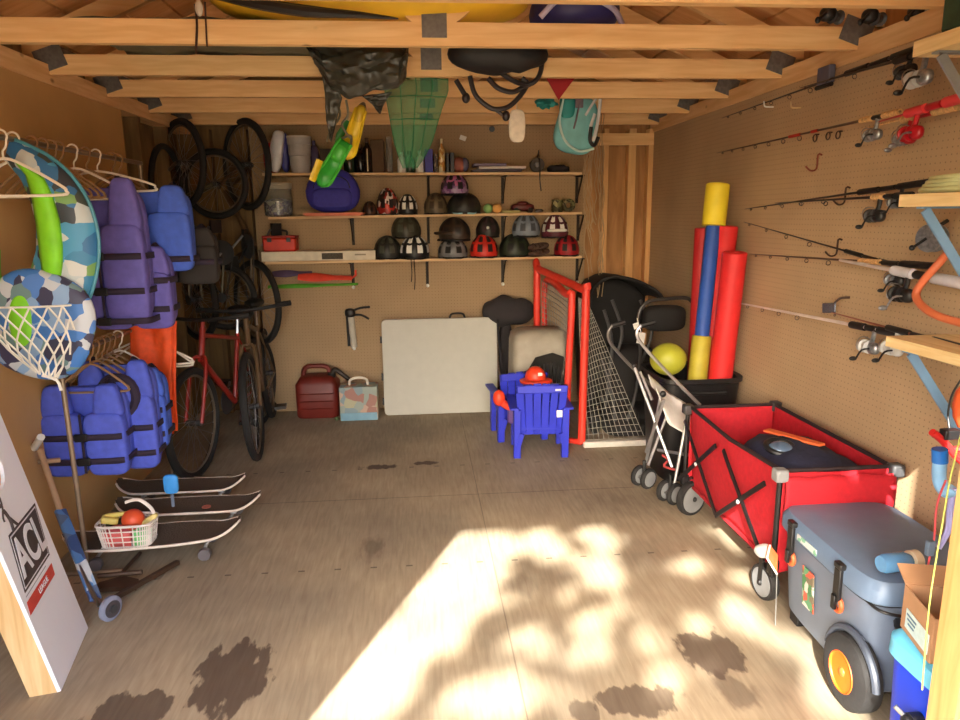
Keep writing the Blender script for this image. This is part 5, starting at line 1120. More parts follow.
G().tube([PY(637, 318, 4.55), PY(641, 332, 4.52)], .003, 5).obj('tag_string', WHT, bs)
# ------------------------------------------------------------------ hockey goal
hg = thing('hockey_goal', 'red framed street hockey goal standing on end against its net', 'hockey goal', (1.05, 4.9, 0))
GR = mat('goal_red', (222, 58, 42), .45)
a0, a1, a2, a3 = PY(537, 272, 5.25), PY(586, 290, 4.46), PY(578, 446, 4.46), PY(538, 400, 5.25)
a2.z = .03; a2.x = a1.x-.01; 
b1 = PY(572, 288, 4.52); b2 = V((b1.x-.03, 4.52, .03))
def tb(P_, r, nm, m=GR, cl=False): return G().tube(smoothpath(P_, 5), r, 10, closed=cl).obj(nm, m, hg)
tb([a0+V((.005, 0, -.9)), a0, a0+V((.012, -.04, .02)), a1+V((-.01, .06, .0)), a1, a1.lerp(a2, .5), a2], .027, 'outer_frame')
tb([a0+V((.06, -.03, -.55)), a0+V((.06, -.03, -.07)), b1+V((-.02, .08, -.05)), b1+V((0, 0, -.06)), b1.lerp(b2, .5), b2], .024, 'inner_frame')
tb([a2, a2+V((-.06, .05, 0)), b2], .02, 'foot_bar')
base = [PY(583, 447, 4.44), PY(652, 443, 4.44)]
for p in base: p.z = .022
G().box((base[0]+base[1])/2, ((base[1]-base[0]).length, .04, .042)).obj('white_base_bar', mat('base_white', (196, 192, 182), .5), hg, bevel=.008)
NTM = mat('goal_net', (150, 146, 136), .8)
def netp(u, v):
    t0 = V((1.03, 4.47, 1.02)); t1 = V((1.10, 4.50, .98)); f0 = V((1.08, 4.45, .05)); f1 = V((1.50, 4.45, .05))
    L_ = t0.lerp(f0, v); R_ = t1.lerp(f1, v**1.35); p = L_.lerp(R_, u); p.y += .05*sin(pi*u)*sin(pi*v); return p
g = G()
for i in range(13): g.tube([netp(i/12, j/14) for j in range(15)], .002, 4)
for j in range(1, 27): g.tube([netp(i/6, j/26) for i in range(7)], .002, 4)
g.obj('side_net', NTM, hg)
def netq(u, v): return (a0+V((.03, -.04, -.06))).lerp(b1+V((-.02, .02, -.06)), u)+V((.05*sin(pi*u)*sin(pi*v), 0, -.75*v))
g = G()
for i in range(15): g.tube([netq(i/14, j/10) for j in range(11)], .0022, 4)
for j in range(20): g.tube([netq(i/6, j/19) for i in range(7)], .0022, 4)
g.obj('top_net', NTM, hg)
# ------------------------------------------------------------------ pet crate, dark bag, white folding table
KG = mat('crate_taupe', (156, 148, 132), .6); kc = thing('pet_crate', 'taupe plastic pet crate with dark door opening', 'pet crate', (.87, 4.93, 0))
cx, cy = .855, 4.93
g = loft(G(), [rr(cx, cy, .20, .17, .003, 40, .3), rr(cx, cy, .215, .18, .3, 40, .3), rr(cx, cy, .225, .19, .31, 40, .3), rr(cx, cy, .225, .19, .345, 40, .3), rr(cx, cy, .215, .18, .355, 40, .3), rr(cx, cy, .21, .165, .66, 40, .3), rr(cx, cy, .20, .15, .715, 40, .35), rr(cx, cy, .16, .11, .745, 40, .4)], cap1=True)
g.obj('shell', KG, kc)
G().prism([(-.13, .05), (.14, .05), (.14, .50), (.11, .57), (.03, .60), (-.09, .57), (-.13, .50)], .012, (cx+.03, cy-.184, .0), (1, 0, 0), (0, 0, 1)).obj('opening', mat('opening_shade', (28, 26, 22), .9), kc)  # flat dark plate on the solid shell, coloured as the shade inside
g = G()
for i in range(9): g.tube([(cx+.03-.12+.03*i, cy-.200, .06), (cx+.03-.12+.03*i, cy-.200, .46+.07*sin(pi*i/8))], .003, 5)
for z in (.1, .25, .38): g.tube([(cx-.1, cy-.2, z), (cx+.16, cy-.2, z)], .003, 5)
g.obj('door', STL, kc)
for s in (-1, 1): G().box((cx+s*.212, cy-.02, .33), (.02, .06, .05)).obj('clasp', KG, kc, bevel=.004)
t = thing('duffel_bag', 'dark grey duffel with dangling strap behind the white table', 'bag', (.66, 5.48, .5))
DG = mat('duffel_grey', (48, 44, 46), .9, bump=.4, scale=12)
G().ell((.70, 5.47, .80), (.21, .10, .11), .8, .8, fn=lambda p, tt, a: V((p.x, p.y, p.z*(1+.35*nz(p.x, p.y, 2, 9))))).obj('body', DG, t)
G().ell((.68, 5.50, .48), (.055, .06, .26), .8, .8).obj('hanging_end', DG, t)
G().tube(smoothpath([(.60, 5.38, .75), (.62, 5.36, .5), (.66, 5.36, .3), (.68, 5.36, .12), (.66, 5.37, .02)], 5), .014, 6, flat=.4).obj('strap', DG, t)
G().ell((.69, 5.47, .1), (.1, .08, .1), .7, .8).obj('lower_end', DG, t)
tbx = thing('folding_table', 'pale folding table stored upright against the back pegboard', 'table', (.145, 5.47, 0))
q = [PY(381, 318, 5.40), PY(497, 317, 5.40), PY(498, 412, 5.40), PY(383, 415, 5.40)]
tw = q[1].x-q[0].x; th = q[0].z-.02; tcx = (q[0].x+q[1].x)/2
def rrect(w, h, r, n=6):
    P_ = []
    for cx_, cy_, a0 in ((w/2-r, h/2-r, 0), (-w/2+r, h/2-r, pi/2), (-w/2+r, -h/2+r, pi), (w/2-r, -h/2+r, 1.5*pi)):
        P_ += [(cx_+r*cos(a0+i*pi/2/n), cy_+r*sin(a0+i*pi/2/n)) for i in range(n+1)]
    return P_
G().prism(rrect(tw, th, .035), .03, (tcx, 5.42, th/2+.003), (1, 0, .0), (0, .04, 1)).obj('table_top', mat('table_putty', (184, 182, 170), .55, var=.03), tbx, bevel=.004)
G().prism(rrect(tw-.01, th-.01, .035), .03, (tcx+.0, 5.455, th/2+.003), (1, 0, 0), (0, .04, 1)).obj('folded_half', mat('table_putty_dark', (150, 144, 128), .6), tbx, bevel=.004)
G().tube(smoothpath([(tcx+.08, 5.43, th), (tcx+.1, 5.43, th+.035), (tcx+.18, 5.43, th+.035), (tcx+.20, 5.43, th)], 5), .008, 8).obj('carry_handle', BLK, tbx)
for z in (.1, .3, .6): G().box((tcx-tw/2-.006, 5.45, z), (.02, .03, .05)).obj('hinge', DKG, tbx)
# ------------------------------------------------------------------ children's chairs and orange toys
CB = mat('chair_blue', (44, 54, 190), .45, var=.05)
def kid_chair(label, loc, yaw, sc=1):
    t = thing('kids_chair', label, 'kids chair', loc, 'small blue plastic chairs', rot=(0, 0, yaw))
    # back towards local -y (facing away from the viewer)
    for i in range(6):
        x = -.125+.05*i; hgt = .485+.015*sin(pi*i/5)
        G().bar((x*.95, -.11, .15), (x*1.14, -.165, hgt), .0485, .016, up=(0, 1, 0)).obj('back_slat', CB, t, bevel=.003)
    G().bar((-.16, -.172, .465), (.16, -.172, .465), .05, .024, up=(0, 1, 0)).obj('top_rail', CB, t, bevel=.006)
    G().bar((-.14, -.115, .20), (.14, -.115, .20), .04, .02, up=(0, 1, 0)).obj('lower_rail', CB, t, bevel=.004)
    G().box((0, .03, .195), (.30, .27, .022)).obj('seat', CB, t, bevel=.006)
    for s in (-1, 1):
        G().prism([(0, 0), (.045, 0), (.065, .33), (-.02, .33)], .045, (s*.155-.0225, -.155, 0), (0, 1, 0), (0, 0, 1)).obj('leg', CB, t, bevel=.004)
        G().prism([(0, 0), (.045, 0), (.06, .33), (-.015, .33)], .035, (s*.155-.0175, .12, 0), (0, 1, 0), (0, 0, 1)).obj('leg', CB, t, bevel=.004)
        G().box((s*.175, .005, .335), (.06, .36, .018)).obj('armrest', CB, t, bevel=.006)
        G().bar((s*.165, -.15, .03), (s*.125, -.165, .17), .03, .016, up=(0, 1, 0)).obj('rear_gusset', CB, t)
    return t
k1 = kid_chair('front small blue plastic chair seen from behind, with white sticker', (.765, 4.42, 0), rad(-3))
k2 = kid_chair('small blue plastic chair behind, poking out beside the front one', (.68, 4.78, 0), rad(5))
G().box((.118, -.166, .30), (.045, .004, .045)).obj('sticker', WHT, k1); G().box((.10, -.186, .462), (.035, .003, .012)).obj('sticker', LGR, k1)
OR = mat('toy_orange_red', (230, 66, 34), .45)
def blob(name, label, cat, c, d, m=OR, e=.8): return tag(G().ell(c, d, e, e).obj(name, m), label, cat)
t = thing('toy_helmet', 'orange red toy helmet showing above the front blue chair', 'toy helmet', (.78, 4.55, .44)); c = V((.755, 4.50, .52))
G().ell(c+V((0, .0, -.035)), (.07, .07, .075)).obj('dome', OR, t); G().ell(c+V((0, -.02, -.055)), (.11, .08, .016), .7, .8).obj('brim', OR, t); G().box(c+V((.02, -.070, .0)), (.03, .006, .022)).obj('white_patch', WHT, t)
t = thing('toy_blower', 'orange red toy with round end beside the blue chairs', 'toy', (.5, 4.45, .3)); c = PY(499, 398, 4.5)
G().ell(c, (.042, .04, .055)).obj('round_end', OR, t); G().tube(smoothpath([c+V((.02, 0, -.03)), c+V((.06, 0, -.06)), c+V((.11, 0, -.065))], 4), .026, 10).obj('neck', OR, t); G().box(c+V((.09, .02, -.13)), (.06, .06, .10)).obj('purple_base', mat('toy_violet', (94, 64, 130), .5), t, bevel=.01)
# ------------------------------------------------------------------ fuel can and carton by the back wall
fc = thing('fuel_can', 'dull red plastic fuel can on the floor by back pegboard', 'fuel can', (-.82, 5.48, 0))
FR = mat('fuel_red', (106, 30, 20), .5)
g = loft(G(), [rr(-.82, 5.48, .155, .11, .003, 36, .35), rr(-.82, 5.48, .165, .12, .02, 36, .35), rr(-.82, 5.48, .165, .12, .27, 36, .35), rr(-.82, 5.48, .13, .09, .32, 36, .4), rr(-.82, 5.48, .11, .07, .33, 36, .4)], cap1=True)
g.obj('body', FR, fc)
G().tube(smoothpath([(-.93, 5.48, .31), (-.91, 5.48, .385), (-.82, 5.48, .40), (-.74, 5.48, .385), (-.72, 5.48, .32)], 5), .018, 10).obj('handle', FR, fc)
G().tube(smoothpath([(-.71, 5.46, .31), (-.68, 5.46, .37), (-.62, 5.45, .33), (-.56, 5.45, .28)], 5), [.024-.0007*i for i in range(16)], 10).obj('spout', mat('spout_dark', (44, 32, 24), .5), fc)
G().cyl((-.71, 5.46, .31), (-.705, 5.46, .345), .032).obj('cap', BLK, fc)
for z in (.08, .14, .20): G().tube([(-.95, 5.357, z), (-.69, 5.357, z)], .006, 6).obj('rib', FR, fc)
cb = thing('kids_carton', 'pink and blue printed carton with white carry handle', 'carton', (-.49, 5.35, 0))
CP = patches('carton_print', [(190, 160, 142), (150, 160, 150), (176, 172, 140), (130, 150, 156), (196, 176, 160), (160, 116, 104)], 16, .6)
G().box((-.49, 5.35, .135), (.29, .16, .265)).obj('box', CP, cb, bevel=.006)
G().box((-.49, 5.2675, .035), (.28, .003, .06)).obj('blue_stripe', mat('stripe_blue', (120, 160, 180), .6), cb)
G().tube(smoothpath([(-.56, 5.35, .265), (-.55, 5.35, .31), (-.49, 5.35, .325), (-.43, 5.35, .31), (-.42, 5.35, .265)], 5), .010, 8).obj('handle', mat('handle_cream', (216, 206, 190), .5), cb)
tag(G().ell((-.665, 5.3, .016), (.018, .018, .015)).obj('small_ball', mat('green_grey', (90, 110, 70), .6)), 'tiny green ball on the floor between fuel can and carton', 'ball')
# ------------------------------------------------------------------ coolers, cardboard box
cl = thing('wheeled_cooler', 'grey blue hard cooler with black latches and orange wheel', 'cooler', (1.545, 2.09, 0), rot=(0, 0, rad(-2)))
CG = mat('cooler_grey', (112, 126, 148), .5, var=.04); CLD = mat('cooler_lid', (100, 120, 146), .45, var=.06); 
def L2(hx, hy, z, n=48, e=.28, ox=0, oy=0): return rr(ox, oy, hx, hy, z, n, e)
g = loft(G(), [L2(.17, .25, .05), L2(.185, .27, .07), L2(.205, .295, .36), L2(.21, .30, .375)], cap1=True); g.obj('body', CG, cl)
g = loft(G(), [L2(.212, .302, .38), L2(.222, .312, .388), L2(.222, .312, .43), L2(.205, .295, .455), L2(.14, .22, .462)], cap1=True); g.obj('lid', CLD, cl)
g = loft(G(), [L2(.209, .299, .374), L2(.209, .299, .381)], cap1=True); g.obj('seal', BLK, cl)
OS = mat('orange_anchor', (226, 100, 52), .5)
for y in (.16, -.15):
    lt = G().box((-.228, y, .375), (.014, .034, .11)).box((-.226, y, .44), (.022, .04, .02)).obj('latch', BLK, cl, bevel=.004)
    G().tube(arc((-.222, y, .305), .022, 0, 2*pi, 16, (0, 1, 0), (0, 0, 1))[:-1], .008, 8, closed=True).obj('anchor', OS, lt)
    G().box((-.236, y, .315), (.012, .02, .05)).obj('pull', BLK, lt, bevel=.003)
DEC = patches('decal_print', [(210, 206, 200), (70, 130, 84), (196, 90, 70), (120, 110, 90), (150, 170, 150), (90, 150, 110)], 34, .5)
G().prism([(-.035, -.075), (.035, -.075), (.04, .075), (-.03, .075)], .002, (-.2105, .045, .245), (0, 1, 0), (-.04, 0, 1)).obj('decal', DEC, cl) if False else G().box((-.2035, .06, .235), (.004, .075, .15), Euler((0, rad(-4), 0)).to_matrix()).obj('decal', DEC, cl)
G().box((-.2235, .06, .408), (.003, .13, .022)).obj('lid_badge', patches('badge_print', [(196, 216, 214), (120, 180, 150), (206, 206, 206)], 40, .3), cl)
# end handle and wheel arch
G().tube(smoothpath([(-.12, -.30, .33), (-.12, -.35, .33), (.12, -.35, .33), (.12, -.30, .33)], 4), .014, 8).obj('tow_handle', BLK, cl)
for s in (-1, 1):
    w_ = G().lathe([(.066, -.01), (.066, -.038), (.10, -.038), (.117, -.028), (.12, -.01), (.12, .012), (.117, .028), (.10, .038), (.066, .038), (.066, -.01)], (s*.205, -.235, .12), (1, 0, 0), 40, cap=False).obj('wheel', RUB, cl)
    for k_ in range(20):
        a = 2*pi*k_/20; G().box((s*.205, -.235+.119*cos(a), .12+.119*sin(a)), (.05, .006, .01), Euler((a+pi/2, 0, 0)).to_matrix()).obj('tread', RUB, w_) if False else None
    G().lathe([(.068, .034), (.064, .040), (.060, .036), (.054, .014), (.035, .016), (.022, .03), (.004, .032)], (s*.205, -.235, .12), (s, 0, 0), 36).obj('rim', mat('rim_orange', (226, 92, 22), .45), w_)
    G().ell((s*.236, -.235, .12), (.01, .016, .016)).obj('hub', mat('hub_rust', (196, 90, 40), .4), w_)
G().cyl((-.19, -.235, .12), (.19, -.235, .12), .012).obj('axle', STL, cl)
for s in (-1, 1): G().box((s*.13, .22, .026), (.06, .06, .05)).obj('foot', BLK, cl, bevel=.006)
g = G(); g.tube([(-.212+.0, -.235+.135*cos(a), .12+.135*sin(a)) for a in [pi*.05+i*pi*.9/14 for i in range(15)]], .012, 8); g.obj('wheel_arch', mat('cooler_grey_dark', (70, 78, 92), .5), cl)
# cup and cable lying on the cooler's near corner
c = V((1.50, 1.82, .465))
t = thing('drinking_bottle', 'translucent blue bottle with cream cap on the cooler lid', 'bottle', (1.43, 1.84, .465))
G().lathe([(.024, 0), (.029, .01), (.029, .08), (.022, .10), (.016, .105)], (1.37, 1.84, .499), (1, .12, 0)).obj('body', mat('blue_clear', (104, 160, 210), .15, trans=.3), t)
G().lathe([(.024, .1), (.03, .104), (.03, .13), (.01, .135)], (1.37, 1.84, .499), (1, .12, 0)).obj('cap', mat('cap_cream', (206, 190, 160), .5), t)
tag(G().tube(smoothpath([(1.345, 1.93, .385), (1.335, 1.84, .383), (1.345, 1.775, .38), (1.42, 1.755, .37), (1.52, 1.75, .365)], 6), .005, 8).obj('black_cable', BLK), 'black cable wrapped round the near end of the grey cooler', 'cable')
bc = thing('drink_cooler', 'small bright blue drink cooler with a light cyan lid', 'cooler', (1.40, 1.52, 0))
g = loft(G(), [rr(1.40, 1.53, .105, .105, .003, 36, .4), rr(1.40, 1.53, .115, .115, .02, 36, .4), rr(1.40, 1.53, .125, .125, .345, 36, .4)], cap1=True); g.obj('body', mat('cooler_bright_blue', (14, 62, 214), .4, var=.04), bc)
g = loft(G(), [rr(1.40, 1.53, .13, .13, .347, 36, .4), rr(1.40, 1.53, .137, .137, .352, 36, .4), rr(1.40, 1.53, .135, .135, .40, 36, .4), rr(1.40, 1.53, .12, .12, .412, 36, .4)], cap1=True); g.obj('lid', mat('lid_cyan', (104, 196, 234), .4, var=.03), bc)
sp_ = PX(896, 690, 1.262); 
G().cyl((1.285, 1.50, .24), (1.245, 1.50, .24), .02).ell((1.24, 1.50, .235), (.014, .02, .02)).obj('spigot', BLK, bc); G().tube([(1.245, 1.505, .24), (1.225, 1.53, .262)], .007, 8).obj('lever', STL, bc)
KR = mat('cardboard', (178, 136, 100), .8, var=.06)
kb = thing('cardboard_box', 'open brown cardboard box with white label on the drink cooler', 'cardboard box', (1.385, 1.55, .413))
c = V((1.385, 1.55, .413)); Rk = Matrix.Rotation(rad(-14), 3, 'Z')
def kk(x, y, z): return c+Rk @ V((x, y, z))
for nm, a, b in (('side', (-.095, -.085), (.095, -.085)), ('side', (.095, -.085), (.095, .085)), ('side', (.095, .085), (-.095, .085)), ('side', (-.095, .085), (-.095, -.085))):
    g = G(); A, B = kk(*a, 0), kk(*b, 0); g.add([A, B, B+V((0, 0, .125)), A+V((0, 0, .125))], [(0, 1, 2, 3)]); g.obj(nm, KR, kb, solid=.004, smooth=0)
g = G(); g.add([kk(-.095, -.085, .003), kk(.095, -.085, .003), kk(.095, .085, .003), kk(-.095, .085, .003)], [(0, 1, 2, 3)]); g.obj('bottom', KR, kb, solid=.004, smooth=0)
g = G(); g.add([kk(-.095, .087, .126), kk(.095, .087, .126), kk(.095, .15, .155), kk(-.095, .15, .155)], [(0, 1, 2, 3)]); g.obj('flap', KR, kb, solid=.004, smooth=0)
G().box(kk(-.0985, -.01, .045), (.002, .13, .055), Rk).obj('label', mat('label_white', (200, 222, 222), .5, var=.08, scale=60), kb)
for i in range(3): G().box(kk(-.1000, .02, .060-.012*i), (.0012, .055-.01*i, .005), Rk).obj('printed_line', mat('print_blue', (84, 120, 150), .6), kb)
t = thing('hardware_bits', 'small ring and dark bolt standing in the cardboard box', 'hardware', tuple(kk(.05, 0, .1)))
G().tube([kk(.05, .0, .004), kk(.05, .0, .16)], .011, 8).obj('bolt', BLK, t); G().tube(arc(kk(.055, 0, .17), .014, 0, 2*pi, 16)[:-1], .005, 8, closed=True).obj('ring', LGR, t)
# orange wedge and pale bag between wagon and cooler
t = thing('reflector_flag', 'small orange triangle plate with white edge beside wagon wheel', 'reflector', tuple(V((PY(777, 574, 2.31).x+.01, 2.31, 0))))
q = [PY(770, 545, 2.33), PY(778, 555, 2.31), PY(777, 574, 2.31), PY(767, 558, 2.33)]
g = G(); g.add(q+[p+V((.0, .012, 0)) for p in q], [(0, 1, 2, 3), (7, 6, 5, 4), (0, 4, 5, 1), (1, 5, 6, 2), (2, 6, 7, 3), (3, 7, 4, 0)]); g.obj('plate', OS, t, smooth=0)
G().tube([q[0], q[3], q[2]], .004, 6).obj('white_edge', WHT, t); G().tube([q[2], V((q[2].x+.01, q[2].y, .0))], .002, 6).obj('stake', GRY, t)
t = thing('plastic_bag', 'crumpled clear white plastic bag by the near wagon corner', 'plastic bag', tuple(PY(768, 560, 2.36)))
G().ell(PY(762, 551, 2.37), (.035, .02, .028), .9, fn=lambda p, tt, a: p*(1+.4*nz(p.x, p.z, p.y, 22))).obj('bag', mat('cloudy_plastic', (206, 206, 204), .3, alpha=.55), t)
# ------------------------------------------------------------------ things hung from and laid on the trusses
YH = mat('hull_yellow', (236, 190, 50), .4, var=.06)
ky = thing('kayak', 'yellow kayak with black lower edge lying across the nearest trusses', 'kayak', (-.16, 3.16, 2.306))
G().ell((-.16, 3.16, 2.432), (.66, .27, .125), .9, .8, nu=48, nv=16).obj('hull', YH, ky)
G().tube(smoothpath([(-.82, 3.14, 2.44), (-.72, 3.0, 2.39), (-.58, 2.94, 2.345), (-.4, 2.93, 2.318), (-.2, 2.935, 2.308), (-.05, 2.95, 2.30)], 6), [.022]*18+[.022-.0016*i for i in range(13)], 8).obj('gunwale', BLK, ky)
ib = thing('inflatable_boat', 'dark blue folded inflatable boat with white rim on the trusses', 'inflatable boat', (.70, 3.22, 2.306))
G().ell((.70, 3.22, 2.40), (.19, .20, .10), .8, .8, fn=lambda p, tt, a: V((p.x, p.y, p.z*(1+.3*nz(p.x, p.y, 1, 8))))).obj('body', mat('boat_blue', (42, 40, 100), .5), ib)
G().tube(smoothpath([(.52, 3.02, 2.33), (.60, 3.0, 2.40), (.70, 3.0, 2.41), (.82, 3.03, 2.37), (.88, 3.1, 2.33)], 5), .012, 8).obj('white_rim', mat('rim_lilac', (170, 166, 196), .5), ib)
tp = thing('tarp', 'olive grey tarp folded over the trusses near the dark wall', 'tarp', (-.9, 3.3, 2.31))
G().sheet(lambda u, v: V((-1.35+1.05*u, 3.08+.62*v, 2.309+.006+.035*abs(nz(u, v, 1, 5))-.02*sin(pi*v)*sin(u*7)**2)), 30, 16).obj('sheet', mat('tarp_grey', (92, 92, 76), .6, bump=.4, scale=9), tp, solid=.012)
# black plastic bag draped over the third truss
bgm = mat('bin_bag_black', (62, 60, 52), .36, bump=.5, scale=9)
pb = thing('plastic_sheet', 'shiny black plastic sheeting drooping between the trusses', 'plastic sheeting', (-.22, 3.5, 2.1))
top = [(306, 46), (320, 48), (345, 48), (375, 48), (400, 48), (409, 48)]; low = [(322, 96), (336, 103), (348, 108), (372, 97), (396, 92), (404, 86)]
low = [(322, 74), (333, 92), (350, 100), (374, 93), (398, 90), (406, 80)]
def bagf(u, v, Y=3.50):
    n = len(top)-1; k = min(int(u*n), n-1); f = u*n-k
    a = PY(top[k][0]+(top[k+1][0]-top[k][0])*f, top[k][1], Y); b = PY(low[k][0]+(low[k+1][0]-low[k][0])*f, low[k][1]+(low[k+1][1]-low[k][1])*f, Y)
    p = a.lerp(b, v); w_ = .035*nz(u*5, v*5, Y, 1)+.02*nz(u*13, v*9, 3, 1); return p+V((0, -.07*sin(pi*v)+w_-.04, .012*nz(u*9, v*9, 0, 1)))
G().sheet(bagf, 44, 26).obj('drape', bgm, pb, solid=.004)
G().sheet(lambda u, v: bagf(u, v, 3.53)+V((0, .07*sin(pi*v), 0)), 30, 16).obj('drape_back', bgm, pb, solid=.004)
def strip(P_, Q_, Y, nm):
    def f(u, v):
        n = len(P_)-1; k = min(int(v*n), n-1); ff = v*n-k; a = PY(P_[k][0]+(P_[k+1][0]-P_[k][0])*ff, P_[k][1]+(P_[k+1][1]-P_[k][1])*ff, Y); b = PY(Q_[k][0]+(Q_[k+1][0]-Q_[k][0])*ff, Q_[k][1]+(Q_[k+1][1]-Q_[k][1])*ff, Y)
        return a.lerp(b, u)+V((0, .015*nz(u*4, v*9, 0, 1), 0))
    return G().sheet(f, 6, 20).obj(nm, bgm, pb, solid=.004)
strip([(322, 74), (325, 95), (326, 118), (330, 140)], [(334, 80), (342, 98), (338, 115), (331, 142)], 3.52, 'loose_end')
strip([(362, 96), (372, 104), (378, 112)], [(392, 92), (384, 104), (380, 114)], 3.52, 'loose_end')
for P_ in ([(334, 98), (340, 115), (330, 132), (327, 142)], [(346, 100), (348, 115), (342, 125), (350, 138)]):
    G().tube(smoothpath([PY(x, y, 3.6) for x, y in P_], 5), .006, 6).obj('tie_string', mat('string_grey', (110, 104, 84), .7), pb)
# swim fins
def fin(label, P_, w0, w1, mb, mp, Y, pocket, edge):
    a, b = PY(*P_[0], Y), PY(*P_[1], Y); t = thing('swim_fin', label, 'swim fin', tuple(b), 'swim fins hung below the trusses')
    d = (b-a); L_ = d.length; d.normalize(); s = V((d.z, 0, -d.x)).normalized()
    def f(u, v): w_ = (w0+(w1-w0)*v)*(1-.85*max(0, v-.82)/.18*max(0, v-.82)/.18); return a+d*(L_*v)+s*((u-.5)*w_)+V((0, -.014*sin(pi*u)-.01*sin(3*pi*v), 0))
    G().sheet(f, 12, 24).obj('blade', mb, t, solid=.01)
    for q in (.06, .94): G().tube([f(q, i/12)+V((0, -.008, 0)) for i in range(12)], .008, 6).obj('side_rib', edge, t)
    G().ell(a+d*(L_*pocket), (w0*.5, .035, L_*.2), .8, .8, R=Matrix((s, V((0, 1, 0)), -d)).transposed()).obj('foot_pocket', mp, t)
    G().tube(smoothpath([a+s*w0*.4, a-d*.04+V((0, .03, 0)), a-s*w0*.4], 5), .007, 6).obj('heel_strap', mat('strap_grey', (120, 120, 100), .6), t)
    return t
FG = mat('fin_green', (40, 150, 46), .4); FY = mat('fin_yellow', (226, 190, 36), .4)
fin('green swim fin with yellow tip edge hanging lowest', ((346, 142), (320, 186)), .075, .10, FG, mat('fin_green_light', (70, 176, 60), .4), 3.85, .25, mat('fin_green_light', (70, 176, 60)))
A = PY(312, 181, 3.82); B = PY(320, 160, 3.82); tt_ = [o for o in COL.objects if o.get('label', '').startswith('green swim fin')][0]
G().tube([A, B], .022, 8, flat=.5).obj('yellow_tip', FY, tt_); 
fin('yellow swim fin hanging beside the black plastic sheeting', ((361, 110), (346, 159)), .06, .095, FY, mat('fin_yellow2', (206, 170, 40), .4), 3.9, .1, FY)
A, B = PY(350, 122, 3.93), PY(336, 152, 3.93)
t = thing('swim_fin', 'dark green fin pocket showing behind the yellow fin', 'swim fin', tuple(B), 'swim fins hung below the trusses')
G().tube([A, A.lerp(B, .5), B], [.03, .045, .02], 12, flat=.4).obj('foot_pocket', mat('fin_green_dark', (34, 120, 40), .5), t); G().tube(smoothpath([A, A+V((.03, 0, .06)), PY(362, 108, 3.93)], 4), .006, 6).obj('heel_strap', mat('strap_grey', (120, 120, 100)), t)
# green landing net
lnm = bpy.data.materials.new('green_mesh'); lnm.use_nodes = True
t_, N_, L_, b_ = nt(lnm); b_.inputs['Base Color'].default_value = lin((78, 158, 112))+(1,); b_.inputs['Roughness'].default_value = .7; b_.inputs['Alpha'].default_value = .42
ln = thing('laundry_net', 'translucent green mesh bag hanging from the trusses', 'mesh bag', tuple(PY(415, 168, 4.02)))
nl = [(383, 78), (385, 92), (388, 108), (391, 125), (394, 142), (399, 158), (403, 168)]; nr = [(448, 78), (448, 90), (442, 105), (437, 122), (432, 142), (424, 158), (417, 168)]
def netbag(u, v, sg):
    n = len(nl)-1; k = min(int(v*n), n-1); f = v*n-k; y = nl[k][1]+(nl[k+1][1]-nl[k][1])*f; x0 = nl[k][0]+(nl[k+1][0]-nl[k][0])*f; x1 = nr[k][0]+(nr[k+1][0]-nr[k][0])*f
    p = PY(x0+(x1-x0)*u, y, 4.0); return p+V((0, sg*.05*sin(pi*u)+.008*sin(u*22+v*6), 0))
G().sheet(lambda u, v: netbag(u, v, -1), 24, 30).obj('mesh_front', lnm, ln); G().sheet(lambda u, v: netbag(u, v, 1), 24, 30).obj('mesh_back', lnm, ln)
GC = mat('net_cord_green', (30, 96, 58), .7)
g = G()
for v in (.02, .22, .45): g.tube([netbag(u/20, v, -1.05) for u in range(21)], .0025, 5)
for u in (.0, .25, .5, .75, 1): g.tube([netbag(u, v/20, -1.05) for v in range(21)], .0022, 5)
g.obj('seams', GC, ln)
# black bag with coiled hoses over the trusses
hb = thing('hose_bag', 'black bag of coiled dark hoses sagging between the trusses', 'hose bag', (.42, 3.5, 2.05))
HS = mat('hose_black', (42, 34, 36), .45)
G().ell(PY(498, 50, 3.5)+V((0, .0, -.02)), (.24, .10, .085), .9, .9, fn=lambda p, tt, a: V((p.x, p.y, p.z*(1+.3*nz(p.x, p.y, 4, 10))))).obj('bag', mat('bag_black', (26, 24, 26), .6, bump=.6, scale=10), hb)
for P_ in ([(541, 46), (542, 62), (539, 76), (530, 84), (516, 82), (500, 72), (488, 60), (480, 52)], [(470, 76), (474, 92), (482, 102), (494, 109), (508, 107), (520, 96), (527, 84), (522, 78)], [(488, 78), (498, 88), (512, 92), (522, 88), (534, 82)], [(456, 80), (462, 90), (467, 98)]):
    G().tube(smoothpath([PY(x, y, 3.62 if y > 70 and x < 530 else 3.58) for x, y in P_], 5), .012, 8).obj('hose', HS, hb)
for q in ((466, 98), (506, 116)): G().ell(PY(*q, 3.62), (.02, .02, .025)).obj('nozzle', HS, hb)
G().tube([PY(494, 109, 3.62), PY(506, 117, 3.62)], .008, 6).obj('hose', HS, hb)
tag(G().ell(PY(517, 126, 3.9), (.045, .012, .085), .6, .6).obj('cloth', mat('cloth_cream', (226, 214, 196), .9, bump=.4, scale=30)), 'small cream cloth hanging beside the coiled hoses', 'cloth')
tag(G().tube([PY(517, 111, 3.9), PY(516, 96, 3.9)], .003, 6).obj('cord', mat('string_cream', (206, 190, 160), .8)), 'short string holding the small cream cloth', 'cord')
